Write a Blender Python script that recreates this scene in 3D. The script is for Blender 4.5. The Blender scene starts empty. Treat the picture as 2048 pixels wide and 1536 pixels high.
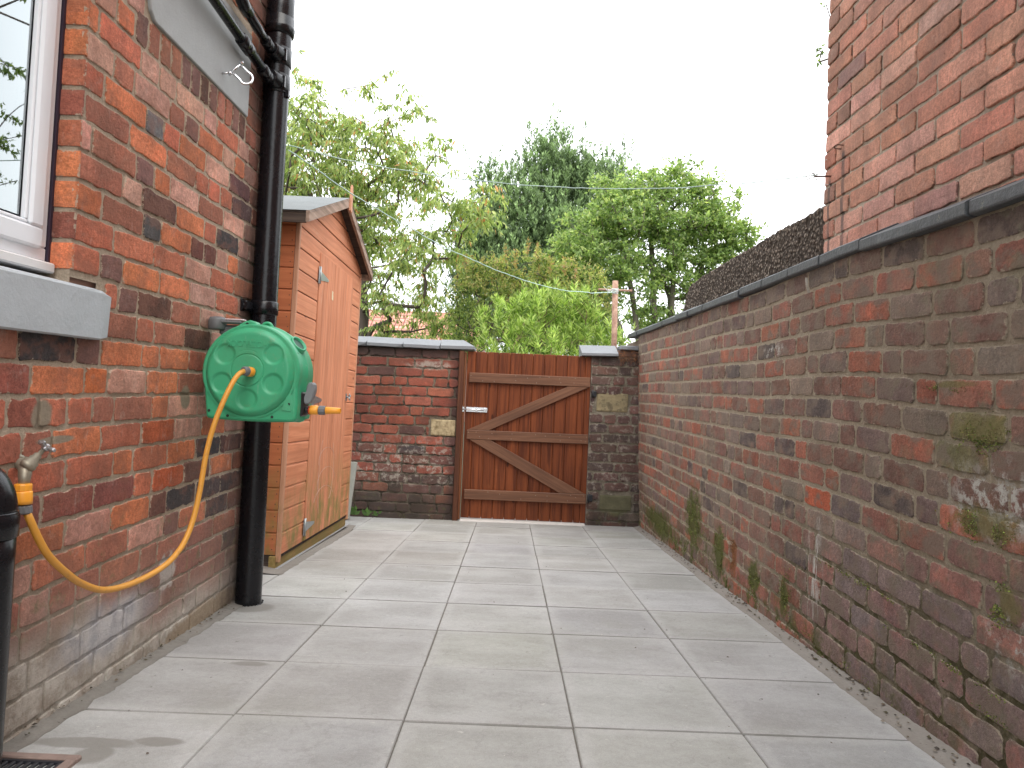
import bpy, bmesh, math, random
import numpy as np
from mathutils import Vector, Matrix, noise as mnoise
R = math.radians
sc = bpy.context.scene
COL = sc.collection

# ------------------------------------------------------------------ camera
F, PIT, ROL, YAW, CH, PPY = 1460.0, 0.036, 0.0427, 0.001, 0.7764, 727.0
def cam_axes():
    cy, sy = math.cos(YAW), math.sin(YAW)
    f = Vector((-sy*math.cos(PIT), cy*math.cos(PIT), math.sin(PIT))).normalized()
    r = Vector((cy, sy, 0)); d = f.cross(r)
    r2 = math.cos(ROL)*r - math.sin(ROL)*d
    d2 = math.cos(ROL)*d + math.sin(ROL)*r
    return r2, d2, f
r2, d2, f2 = cam_axes()
cd = bpy.data.cameras.new('camera'); cam = bpy.data.objects.new('camera', cd); COL.objects.link(cam)
M3 = Matrix((r2, -d2, -f2)).transposed()
cam.matrix_world = Matrix.Translation((0, 0, CH)) @ M3.to_4x4()
cd.sensor_width = 36; cd.lens = F/2048*36; cd.shift_y = -(768-PPY)/2048
cd.clip_start = 0.05; cd.clip_end = 2000
sc.camera = cam

# ------------------------------------------------------------------ sky and sun
SUN_EL, SUN_AZ = R(52), R(148)       # azimuth clockwise from +Y: behind the camera, to the right
w = bpy.data.worlds.new('World'); sc.world = w; w.use_nodes = True
nt = w.node_tree; nt.nodes.clear()
out = nt.nodes.new('ShaderNodeOutputWorld'); bg = nt.nodes.new('ShaderNodeBackground')
sky = nt.nodes.new('ShaderNodeTexSky'); sky.sky_type = 'NISHITA'; sky.sun_disc = False
sky.sun_elevation = SUN_EL; sky.sun_rotation = SUN_AZ; sky.air_density = 1.6; sky.dust_density = 4.0; sky.ozone_density = 1
tc = nt.nodes.new('ShaderNodeTexCoord'); cn = nt.nodes.new('ShaderNodeTexNoise'); cn.inputs['Scale'].default_value = 2.2
cn.inputs['Detail'].default_value = 5; nt.links.new(tc.outputs['Generated'], cn.inputs['Vector'])
cr = nt.nodes.new('ShaderNodeValToRGB'); cr.color_ramp.elements[0].position = .25; cr.color_ramp.elements[1].position = .8
cr.color_ramp.elements[0].color = (8.6, 8.9, 9.4, 1); cr.color_ramp.elements[1].color = (13.5, 13.6, 13.8, 1)
nt.links.new(cn.outputs['Fac'], cr.inputs['Fac'])
mx = nt.nodes.new('ShaderNodeMixRGB'); mx.inputs['Fac'].default_value = 0.88
nt.links.new(sky.outputs['Color'], mx.inputs['Color1']); nt.links.new(cr.outputs['Color'], mx.inputs['Color2'])
nt.links.new(mx.outputs['Color'], bg.inputs['Color']); bg.inputs['Strength'].default_value = 0.1
nt.links.new(bg.outputs['Background'], out.inputs['Surface'])
sl = bpy.data.lights.new('sun', 'SUN'); sl.energy = .8; sl.angle = R(45); sl.color = (1, .955, .89)
so = bpy.data.objects.new('sun', sl); COL.objects.link(so)
sd = Vector((math.sin(SUN_AZ)*math.cos(SUN_EL), math.cos(SUN_AZ)*math.cos(SUN_EL), math.sin(SUN_EL)))
so.rotation_euler = sd.to_track_quat('Z', 'Y').to_euler(); so.location = (3, -4, 8)
sc.view_settings.view_transform = 'Standard'; sc.view_settings.look = 'None'
sc.view_settings.gamma = 1; sc.view_settings.exposure = 1.42
sc.render.engine = 'CYCLES'
sc.cycles.max_bounces = 7; sc.cycles.transparent_max_bounces = 8

# ------------------------------------------------------------------ helpers
def gz(x, y): return .004*x - .0589*y          # the patio falls away from the camera
def empty(name, loc, label=None, cat=None, group=None, rot=(0, 0, 0)):
    o = bpy.data.objects.new(name, None); COL.objects.link(o); o.location = loc; o.rotation_euler = rot
    o.empty_display_size = .05
    tag(o, label, cat, group); return o
def tag(o, label=None, cat=None, group=None, kind=None):
    if label: o['label'] = label
    if cat: o['category'] = cat
    if group: o['group'] = group
    if kind: o['kind'] = kind
    return o
def world_of(p):
    return p.matrix_basis if p is None or p.parent is None else world_of(p.parent) @ p.matrix_basis
class MB:
    """collects shapes; build() links them as one mesh object"""
    def __init__(s): s.bm = bmesh.new(); s.mi = 0
    def poly(s, pts, smooth=False):
        f = s.bm.faces.new([s.bm.verts.new(p) for p in pts]); f.material_index = s.mi; f.smooth = smooth; return f
    def grid(s, rows, close=False, smooth=True):
        vs = [[s.bm.verts.new(p) for p in r] for r in rows]
        n = len(vs[0])
        for a in range(len(vs)-1):
            for b in range(n if close else n-1):
                c = (b+1) % n
                f = s.bm.faces.new((vs[a][b], vs[a][c], vs[a+1][c], vs[a+1][b])); f.material_index = s.mi; f.smooth = smooth
        return vs
    def loft(s, rings, smooth=True, caps=True):
        vs = s.grid(rings, True, smooth)
        if caps:
            for v in (vs[0][::-1], vs[-1]):
                f = s.bm.faces.new(v); f.material_index = s.mi
        return vs
    def box(s, lo, hi, bev=0.0, mat=None, seg=1):
        lo = Vector(lo); hi = Vector(hi)
        r = bmesh.ops.create_cube(s.bm, size=1)
        vs = r['verts']; c = (lo+hi)/2; d = hi-lo
        for v in vs: v.co = Vector((v.co.x*d.x, v.co.y*d.y, v.co.z*d.z))+c
        fs = list({f for v in vs for f in v.link_faces})
        if bev > 0:
            es = list({e for v in vs for e in v.link_edges})
            rr = bmesh.ops.bevel(s.bm, geom=es, offset=min(bev, min(d)*.45), segments=seg, affect='EDGES', profile=.5)
            vs = list({v for f in rr['faces'] for v in f.verts} | {v for v in vs if v.is_valid})
            fs = list({f for v in vs for f in v.link_faces})
        for f in fs: f.material_index = s.mi
        if mat is not None:
            for v in vs: v.co = mat @ v.co
        return vs
    def bar(s, a, b, wx, wy, up=(0, 0, 1), bev=.002):
        a = Vector(a); b = Vector(b); d = (b-a); L = d.length; d.normalize()
        x = Vector(up).cross(d).normalized(); y = d.cross(x)
        m = Matrix((x, y, d)).transposed().to_4x4(); m.translation = a
        return s.box((-wx/2, -wy/2, 0), (wx/2, wy/2, L), bev, m)
    def tube(s, pts, rad, n=12, caps=True, smooth=True):
        pts = [Vector(p) for p in pts]; rads = rad if hasattr(rad, '__len__') else [rad]*len(pts)
        t0 = (pts[1]-pts[0]).normalized()
        u = t0.orthogonal().normalized(); rings = []
        for i, p in enumerate(pts):
            if i == 0: t = t0
            elif i == len(pts)-1: t = (pts[-1]-pts[-2]).normalized()
            else: t = ((pts[i]-pts[i-1]).normalized()+(pts[i+1]-pts[i]).normalized()).normalized()
            u = (u - t*u.dot(t)).normalized(); v = t.cross(u)
            rings.append([p+(u*math.cos(2*math.pi*k/n)+v*math.sin(2*math.pi*k/n))*rads[i] for k in range(n)])
        return s.loft(rings, smooth, caps)
    def lathe(s, c, axis, prof, n=24, smooth=True):
        """prof: list of (distance along axis, radius)"""
        c = Vector(c); a = Vector(axis).normalized(); u = a.orthogonal().normalized(); v = a.cross(u)
        rings = [[c+a*h+(u*math.cos(2*math.pi*k/n)+v*math.sin(2*math.pi*k/n))*max(r, 1e-4) for k in range(n)] for h, r in prof]
        return s.loft(rings, smooth, True)
    def prism(s, outline, lo, hi, axis='y', bev=0):
        def P(a, b, t): return {'y': (a, t, b), 'x': (t, a, b), 'z': (a, b, t)}[axis]
        A = [s.bm.verts.new(P(a, b, lo)) for a, b in outline]; B = [s.bm.verts.new(P(a, b, hi)) for a, b in outline]
        n = len(A); fs = [s.bm.faces.new(A[::-1]), s.bm.faces.new(B)]
        for i in range(n): fs.append(s.bm.faces.new((A[i], A[(i+1) % n], B[(i+1) % n], B[i])))
        for f in fs: f.material_index = s.mi
        if bev:
            es = list({e for f in fs for e in f.edges}); bmesh.ops.bevel(s.bm, geom=es, offset=bev, segments=1, affect='EDGES')
        return fs
    def build(s, name, mats, parent=None, local=False, smooth_angle=None):
        bmesh.ops.recalc_face_normals(s.bm, faces=s.bm.faces)
        me = bpy.data.meshes.new(name); 
        if parent is not None and not local:
            s.bm.transform(world_of(parent).inverted())
        s.bm.to_mesh(me); s.bm.free()
        for m in (mats if isinstance(mats, (list, tuple)) else [mats]): me.materials.append(m)
        o = bpy.data.objects.new(name, me); COL.objects.link(o)
        if parent is not None: o.parent = parent
        return o
def raw_mesh(name, verts, faces, mats, parent=None, cols=None, attrs=None, smooth=False):
    """verts (n,3) in world; faces (m,4) or (m,3) arrays"""
    v = np.asarray(verts, dtype=np.float64)
    if parent is not None:
        mi = np.array(world_of(parent).inverted()); v = v @ mi[:3, :3].T + mi[:3, 3]
    me = bpy.data.meshes.new(name); fc = np.asarray(faces, dtype=np.int32); k = fc.shape[1]
    me.vertices.add(len(v)); me.vertices.foreach_set('co', v.astype(np.float32).ravel())
    me.loops.add(fc.size); me.loops.foreach_set('vertex_index', fc.ravel())
    me.polygons.add(len(fc)); me.polygons.foreach_set('loop_start', np.arange(0, fc.size, k, dtype=np.int32))
    me.update(calc_edges=True)
    if cols is not None:
        a = me.attributes.new('col', 'FLOAT_COLOR', 'POINT')
        c = np.ones((len(v), 4), np.float32); c[:, :3] = cols; a.data.foreach_set('color', c.ravel())
    for m in (mats if isinstance(mats, (list, tuple)) else [mats]): me.materials.append(m)
    if smooth: me.polygons.foreach_set('use_smooth', np.ones(len(fc), bool))
    o = bpy.data.objects.new(name, me); COL.objects.link(o)
    if parent is not None: o.parent = parent
    return o

# ------------------------------------------------------------------ materials
class NT:
    def __init__(s, name):
        s.m = bpy.data.materials.new(name); s.m.use_nodes = True; s.t = s.m.node_tree; s.t.nodes.clear()
        s.out = s.n('ShaderNodeOutputMaterial'); s.b = s.n('ShaderNodeBsdfPrincipled')
        s.t.links.new(s.b.outputs[0], s.out.inputs['Surface'])
        s.geo = s.n('ShaderNodeNewGeometry'); s.tc = s.n('ShaderNodeTexCoord')
        s.pos = s.geo.outputs['Position']; s.obj = s.tc.outputs['Object']
    def n(s, k): return s.t.nodes.new(k)
    def set(s, sock, v):
        if hasattr(v, 'is_linked') or isinstance(v, bpy.types.NodeSocket): s.t.links.new(v, sock)
        elif isinstance(v, (tuple, list)) and len(v) == 3 and sock.type == 'RGBA': sock.default_value = (*v, 1)
        else: sock.default_value = v
    def noise(s, scale, detail=4, rough=.55, vec=None, dist=0, col=False):
        k = s.n('ShaderNodeTexNoise'); k.inputs['Scale'].default_value = scale; k.inputs['Detail'].default_value = detail
        k.inputs['Roughness'].default_value = rough; k.inputs['Distortion'].default_value = dist
        s.set(k.inputs['Vector'], vec if vec is not None else s.pos); return k.outputs['Color' if col else 'Fac']
    def scl(s, vec, sx, sy, sz, loc=(0, 0, 0)):
        k = s.n('ShaderNodeMapping'); s.set(k.inputs['Vector'], vec); k.inputs['Scale'].default_value = (sx, sy, sz)
        k.inputs['Location'].default_value = loc; return k.outputs[0]
    def math(s, op, a, b=0.0, c=None, clamp=False):
        k = s.n('ShaderNodeMath'); k.operation = op; s.set(k.inputs[0], a); s.set(k.inputs[1], b)
        if c is not None: s.set(k.inputs[2], c)
        k.use_clamp = clamp; return k.outputs[0]
    def mr(s, v, a, b, c=0.0, d=1.0, smooth=True):
        k = s.n('ShaderNodeMapRange'); k.interpolation_type = 'SMOOTHSTEP' if smooth else 'LINEAR'
        for i, x in enumerate((v, a, b, c, d)): s.set(k.inputs[i], x)
        return k.outputs[0]
    def mix(s, f, a, b, mode='MIX'):
        k = s.n('ShaderNodeMixRGB'); k.blend_type = mode; s.set(k.inputs[0], f); s.set(k.inputs[1], a); s.set(k.inputs[2], b); return k.outputs[0]
    def xyz(s, v=None):
        k = s.n('ShaderNodeSeparateXYZ'); s.set(k.inputs[0], v if v is not None else s.pos); return k.outputs
    def attr(s, name):
        k = s.n('ShaderNodeAttribute'); k.attribute_name = name; return k
    def vadd(s, a, b, op='ADD'):
        k = s.n('ShaderNodeVectorMath'); k.operation = op; s.set(k.inputs[0], a); s.set(k.inputs[1], b); return k.outputs[0]
    def blob(s, c, r, soft=.5, rag=.6, nscale=18):
        """1 inside a ragged ellipsoid centred at c with radii r"""
        d = s.vadd(s.pos, tuple(-x for x in c)); d = s.scl(d, *(1/x for x in r))
        k = s.n('ShaderNodeVectorMath'); k.operation = 'LENGTH'; s.set(k.inputs[0], d)
        e = s.math('ADD', k.outputs['Value'], s.math('MULTIPLY', s.math('SUBTRACT', s.noise(nscale, 5, .65), .5), rag*2))
        return s.mr(e, 1.0, 1.0-soft)
    def bump(s, h, dist=.002, strength=1.0, nrm=None):
        k = s.n('ShaderNodeBump'); k.inputs['Distance'].default_value = dist; k.inputs['Strength'].default_value = strength
        s.set(k.inputs['Height'], h)
        if nrm is not None: s.set(k.inputs['Normal'], nrm)
        return k.outputs[0]
    def done(s, col=None, rough=None, metal=None, nrm=None, spec=None, **kw):
        if col is not None: s.set(s.b.inputs['Base Color'], col)
        if rough is not None: s.set(s.b.inputs['Roughness'], rough)
        if metal is not None: s.set(s.b.inputs['Metallic'], metal)
        if nrm is not None: s.set(s.b.inputs['Normal'], nrm)
        if spec is not None: s.b.inputs['Specular IOR Level'].default_value = spec
        for k, v in kw.items(): s.set(s.b.inputs[k.replace('_', ' ')], v)
        return s.m
def vmax(s, *a):
    r = a[0]
    for b in a[1:]: r = s.math('MAXIMUM', r, b)
    return r

def brick_mats(name, mortar, overlays, edge_thr=.62, speck=(.06, .04, .035), speck_amt=.35, bloom=.25, bump=.0015, mbump=.004, dirt=0.0, mottle=.35, mot=(.13, .095, .075), crack=.5):
    """returns (brick material, mortar material); overlays(s) -> list of (mask, colour)"""
    s = NT(name+'_brick'); c = s.attr('col').outputs['Color']; e = s.attr('edge').outputs['Fac']
    big = s.mr(s.noise(9, 3, .5, s.scl(s.pos, 1, 1, .7)), .3, .7, smooth=False); fine = s.mr(s.noise(75, 6, .75), .34, .66, smooth=False); grit = s.noise(240, 3, .7); gr2 = s.mr(grit, .36, .64, smooth=False)
    c = s.mix(1, c, s.mix(big, (.76, .76, .76), (1.24, 1.22, 1.2)), 'MULTIPLY')
    c = s.mix(1, c, s.mix(fine, (.74, .74, .74), (1.24, 1.24, 1.24)), 'MULTIPLY')
    c = s.mix(1, c, s.mix(gr2, (.82, .82, .82), (1.17, 1.17, 1.17)), 'MULTIPLY')
    # vertical kiln streaks
    st = s.noise(24, 3, .6, s.scl(s.pos, 1, 1, .12))
    c = s.mix(s.mr(st, .56, .72, 0, .5), c, s.mix(.5, c, (.10, .055, .05)))
    c = s.mix(s.math('MULTIPLY', s.mr(grit, .62, .74), speck_amt), c, speck)
    bl = s.math('MULTIPLY', s.mr(s.noise(16, 6, .75), .56, .74), bloom)
    c = s.mix(bl, c, (.5, .42, .37))
    # one burnt end or flank, different on every brick
    mt = s.mr(s.noise(8.5, 5, .62, s.scl(s.pos, 1, 1, 1.5, (2, 9, 4))), .47, .60)
    c = s.mix(s.math('MULTIPLY', mt, mottle), c, mot)
    rd = s.mr(s.noise(11, 4, .6, s.scl(s.pos, 1, 1, 1, (7, 3, 1))), .54, .66)
    c = s.mix(s.math('MULTIPLY', rd, mottle*.5), c, s.mix(1, c, (1.55, 1.12, 1.0), 'MULTIPLY'))
    pit = s.mr(s.noise(48, 5, .75, s.scl(s.pos, 1, 1, 1, (1, 5, 2))), .62, .70)
    c = s.mix(s.math('MULTIPLY', pit, .45), c, s.mix(1, c, (.45, .42, .42), 'MULTIPLY'))
    # mortar smeared over the arrises
    sm = s.math('ADD', e, s.math('MULTIPLY', s.math('SUBTRACT', s.mr(s.noise(42, 6, .78), .36, .64, smooth=False), .5), 1.0))
    sm = s.mr(sm, edge_thr, edge_thr+.14)
    c = s.mix(s.math('MULTIPLY', sm, .85), c, s.mix(fine, tuple(x*.9 for x in mortar), tuple(x*1.2 for x in mortar)))
    ck = s.math('MULTIPLY', s.mr(e, .80, .97), s.mr(s.noise(17, 4, .65), .50, .58))
    for m, k in overlays(s): c = s.mix(m, c, k)
    c = s.mix(s.math('MULTIPLY', ck, crack), c, (.03, .024, .02))
    h = s.math('ADD', s.math('MULTIPLY', fine, .6), s.math('MULTIPLY', s.noise(22, 4, .6), 1.0))
    h = s.math('SUBTRACT', s.math('ADD', h, s.math('MULTIPLY', grit, .3)), s.math('MULTIPLY', pit, .5))
    A = s.done(c, .9, nrm=s.bump(h, bump*2.2), spec=.25)
    s = NT(name+'_mortar'); f1 = s.mr(s.noise(90, 6, .78), .34, .66, smooth=False); f2 = s.noise(7, 4, .6); f3 = s.noise(320, 2, .6)
    c = s.mix(f2, tuple(x*.85 for x in mortar), tuple(x*1.25 for x in mortar))
    c = s.mix(1, c, s.mix(f1, (.80, .80, .80), (1.2, 1.2, 1.2)), 'MULTIPLY')
    c = s.mix(s.mr(f3, .62, .75, 0, .4), c, tuple(x*.5 for x in mortar))
    c = s.mix(s.mr(s.noise(26, 5, .7, s.scl(s.pos, 1, 1, 1, (3, 3, 8))), .56, .66, 0, .5), c, tuple(min(1, x*1.5) for x in mortar))
    if dirt: c = s.mix(s.mr(s.noise(11, 5, .7), .45, .62, 0, dirt), c, (.035, .03, .026))
    for m, k in overlays(s): c = s.mix(m, c, k)
    h = s.math('ADD', f1, s.math('MULTIPLY', s.noise(28, 4, .6), 1.3))
    B = s.done(c, .95, nrm=s.bump(h, mbump), spec=.15)
    return A, B

def lay_rows(u0, u1, v0, v1, ch, lens, rnd, joint=.010, phase=None, mix=.68):
    """(row, ua, ub, va, vb) of bricks in a rough bond: no perpend stands over another"""
    res = []; prev = []; v = v0; r = 0
    while v < v1-.02:
        u = u0 - (rnd.uniform(0, lens[0]) if phase is None else phase(r)); cuts = []
        while u < u1:
            for _ in range(12):
                L = lens[0] if rnd.random() < mix else lens[1]
                L *= rnd.uniform(.97, 1.03)
                if all(abs(u+L-p) > .03 for p in prev): break
            a, b = max(u+joint/2, u0), min(u+L-joint/2, u1)
            if b-a > .02: res.append((r, a, b, v+joint/2, min(v+ch-joint/2, v1)))
            u += L; cuts.append(u)
        prev = cuts; v += ch; r += 1
    return res

def brick_mesh(name, P, bricks, colf, rnd, mats, parent, proud=.005, jit=.0018, bowed=.0, mortar_rects=(), extra=None, rad=.006, mortar_step=.25):
    """P(u,v,w) gives the world point; one mesh of bricks standing proud of their mortar bed"""
    V = []; Fq = []; Fn = []; cols = []; edge = []; mats_i = []
    polys = []
    def add(ring_pts, c, e):
        i0 = len(V)
        for p in ring_pts: V.append(p); cols.append(c); edge.append(e)
        return list(range(i0, i0+len(ring_pts)))
    for (r, a, b, c, d) in bricks:
        cl = colf(r, (a+b)/2, (c+d)/2, b-a)
        if cl is None: continue
        nu = max(3, int((b-a)/.028)); nv = 3
        pts = []
        rr = rad*rnd.uniform(.6, 1.5)
        for k in range(nu+1): pts.append((a+rr+(b-a-2*rr)*k/nu, c))
        for k in range(nv+1): pts.append((b, c+rr+(d-c-2*rr)*k/nv))
        for k in range(nu+1): pts.append((b-rr-(b-a-2*rr)*k/nu, d))
        for k in range(nv+1): pts.append((a, d-rr-(d-c-2*rr)*k/nv))
        mu, mv = (a+b)/2, (c+d)/2
        js = [(rnd.gauss(0, jit), rnd.gauss(0, jit)) for _ in pts]
        pts = [(p+q[0], z+q[1]) for (p, z), q in zip(pts, js)]
        pr = proud*rnd.uniform(.6, 1.35); tu = rnd.gauss(0, .012); tv = rnd.gauss(0, .018)
        def ring(ins, w):
            o = []
            for (p, z) in pts:
                du, dv = p-mu, z-mv; L = math.hypot(du, dv)
                su = max(0, 1-ins/max(abs(b-a)/2, .01)); sv = max(0, 1-ins/max((d-c)/2, .01))
                o.append(P(mu+du*su, mv+dv*sv, w+tu*du*su*.5+tv*dv*sv*.5))
            return o
        n = len(pts)
        R0 = add(ring(-.001, -.006), cl, 1.0); R1 = add(ring(.0005, pr-.0022), cl, 1.0)
        R2 = add(ring(.003, pr), cl, .62); R3 = add(ring(.013, pr+.0006), cl, .12)
        for A, B in ((R0, R1), (R1, R2), (R2, R3)):
            for k in range(n): polys.append(((A[k], A[(k+1) % n], B[(k+1) % n], B[k]), 0))
        polys.append((tuple(R3), 0))
    for (a, b, c, d) in mortar_rects:
        nu = max(1, int((b-a)/mortar_step)); nv = max(1, int((d-c)/mortar_step))
        ids = [[0]*(nv+1) for _ in range(nu+1)]
        for i in range(nu+1):
            for j in range(nv+1):
                ids[i][j] = len(V); V.append(P(a+(b-a)*i/nu, c+(d-c)*j/nv, 0)); cols.append((.3, .3, .3)); edge.append(1)
        for i in range(nu):
            for j in range(nv): polys.append(((ids[i][j], ids[i+1][j], ids[i+1][j+1], ids[i][j+1]), 1))
    if extra: extra(V, polys, cols, edge)
    me = bpy.data.meshes.new(name)
    inv = world_of(parent).inverted() if parent else Matrix()
    me.from_pydata([inv @ Vector(p) for p in V], [], [p for p, _ in polys])
    me.polygons.foreach_set('material_index', [m for _, m in polys])
    ca = me.attributes.new('col', 'FLOAT_COLOR', 'POINT')
    ca.data.foreach_set('color', np.array([(*c, 1) for c in cols], np.float32).ravel())
    ea = me.attributes.new('edge', 'FLOAT', 'POINT'); ea.data.foreach_set('value', np.array(edge, np.float32))
    bm = bmesh.new(); bm.from_mesh(me); bmesh.ops.recalc_face_normals(bm, faces=bm.faces); bm.to_mesh(me); bm.free()
    for m in mats: me.materials.append(m)
    o = bpy.data.objects.new(name, me); COL.objects.link(o); o.parent = parent
    return o
def orient(o, d):
    """make sure the open sheets of a wall face direction d (for the bump only)"""
    return o
def pick(rnd, pal):
    t = rnd.random()*sum(p[0] for p in pal)
    for p in pal:
        t -= p[0]
        if t <= 0: break
    k = rnd.uniform(.85, 1.15); return tuple(min(.9, c*k*rnd.uniform(.96, 1.04)) for c in p[1])
def tint(a, b, t): return tuple(x*(1-t)+y*t for x, y in zip(a, b))

def plain(name, col, rough=.5, metal=0, spec=.5, var=.15, nscale=20, bump=0, bscale=60, spots=None):
    s = NT(name); c = s.mix(s.noise(nscale, 4, .6, s.obj), tuple(x*(1-var) for x in col), tuple(min(1, x*(1+var)) for x in col))
    if spots: c = s.mix(s.mr(s.noise(spots[1], 5, .7, s.obj), spots[2], spots[2]+.1, 0, spots[3]), c, spots[0])
    nrm = s.bump(s.noise(bscale, 4, .6, s.obj), bump) if bump else None
    return s.done(c, rough, metal, nrm=nrm, spec=spec)
def wood(name, c1, c2, axis, rough=.7, grain=1.0, green=None, knots=True, bump=.001, spec=.3, pale=None):
    """axis: direction of the grain in object coordinates"""
    s = NT(name); sc_ = [38, 38, 38]; sc_['xyz'.index(axis)] = 1.6
    rnd_ = s.n('ShaderNodeObjectInfo').outputs['Random']
    off = s.n('ShaderNodeCombineXYZ'); s.set(off.inputs[0], s.math('MULTIPLY', rnd_, 7.0)); s.set(off.inputs[1], s.math('MULTIPLY', rnd_, 3.0)); s.set(off.inputs[2], s.math('MULTIPLY', rnd_, 5.0))
    p = s.vadd(s.obj, off.outputs[0])
    g = s.noise(1, 6, .65, s.scl(p, *sc_), dist=.6)
    g2 = s.noise(1, 3, .5, s.scl(p, *[x*.22 if i != 'xyz'.index(axis) else .8 for i, x in enumerate(sc_)]), dist=1.0)
    c = s.mix(s.mr(g, .32, .7), c1, c2)
    c = s.mix(1, c, s.mix(g2, (.72, .72, .72), (1.25, 1.25, 1.25)), 'MULTIPLY')
    c = s.mix(1, c, s.mix(s.noise(2.2, 3, .5, p), (.8, .8, .8), (1.2, 1.2, 1.2)), 'MULTIPLY')
    if knots:
        vo = s.n('ShaderNodeTexVoronoi'); vs = [7, 7, 7]; vs['xyz'.index(axis)] = 3.0
        s.set(vo.inputs['Vector'], s.scl(p, *vs)); vo.inputs['Scale'].default_value = 1
        c = s.mix(s.mr(vo.outputs['Distance'], .10, .04, 0, .75), c, tuple(x*.28 for x in c1))
    if pale: c = s.mix(s.mr(s.noise(1, 5, .7, s.scl(p, *[x*.6 if i != 'xyz'.index(axis) else 4 for i, x in enumerate(sc_)])), .60, .74, 0, pale[1]), c, pale[0])
    if green:
        z = s.xyz()[2]; m = s.math('MULTIPLY', s.mr(z, green[1], green[0]), s.mr(s.noise(9, 6, .7, s.scl(s.pos, 1, 1, .55)), .36, .68))
        c = s.mix(s.math('MULTIPLY', m, green[2]), c, (.17, .19, .05))
    c = s.mix(s.mr(s.noise(5, 6, .75, p), .58, .74, 0, .35), c, tuple(x*.55 for x in c1))      # damp and handling marks
    h = s.math('ADD', g, s.math('MULTIPLY', s.noise(240, 2, .5, p), .2))
    return s.done(c, rough, nrm=s.bump(h, bump), spec=spec)

# ================================================================== the setting
rnd = random.Random(7)
def smooth01(t): t = max(0, min(1, t)); return t*t*(3-2*t)
# ---- ground beyond the walls
s = NT('earth'); c = s.mix(s.noise(1.5, 6, .7), (.05, .045, .03), (.06, .09, .03)); MAT_EARTH = s.done(c, .95)
mb = MB(); mb.grid([[(-400, -400, -.62), (400, -400, -.62)], [(-400, 600, -.62), (400, 600, -.62)]])
tag(mb.build('ground', MAT_EARTH), kind='structure')

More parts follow.
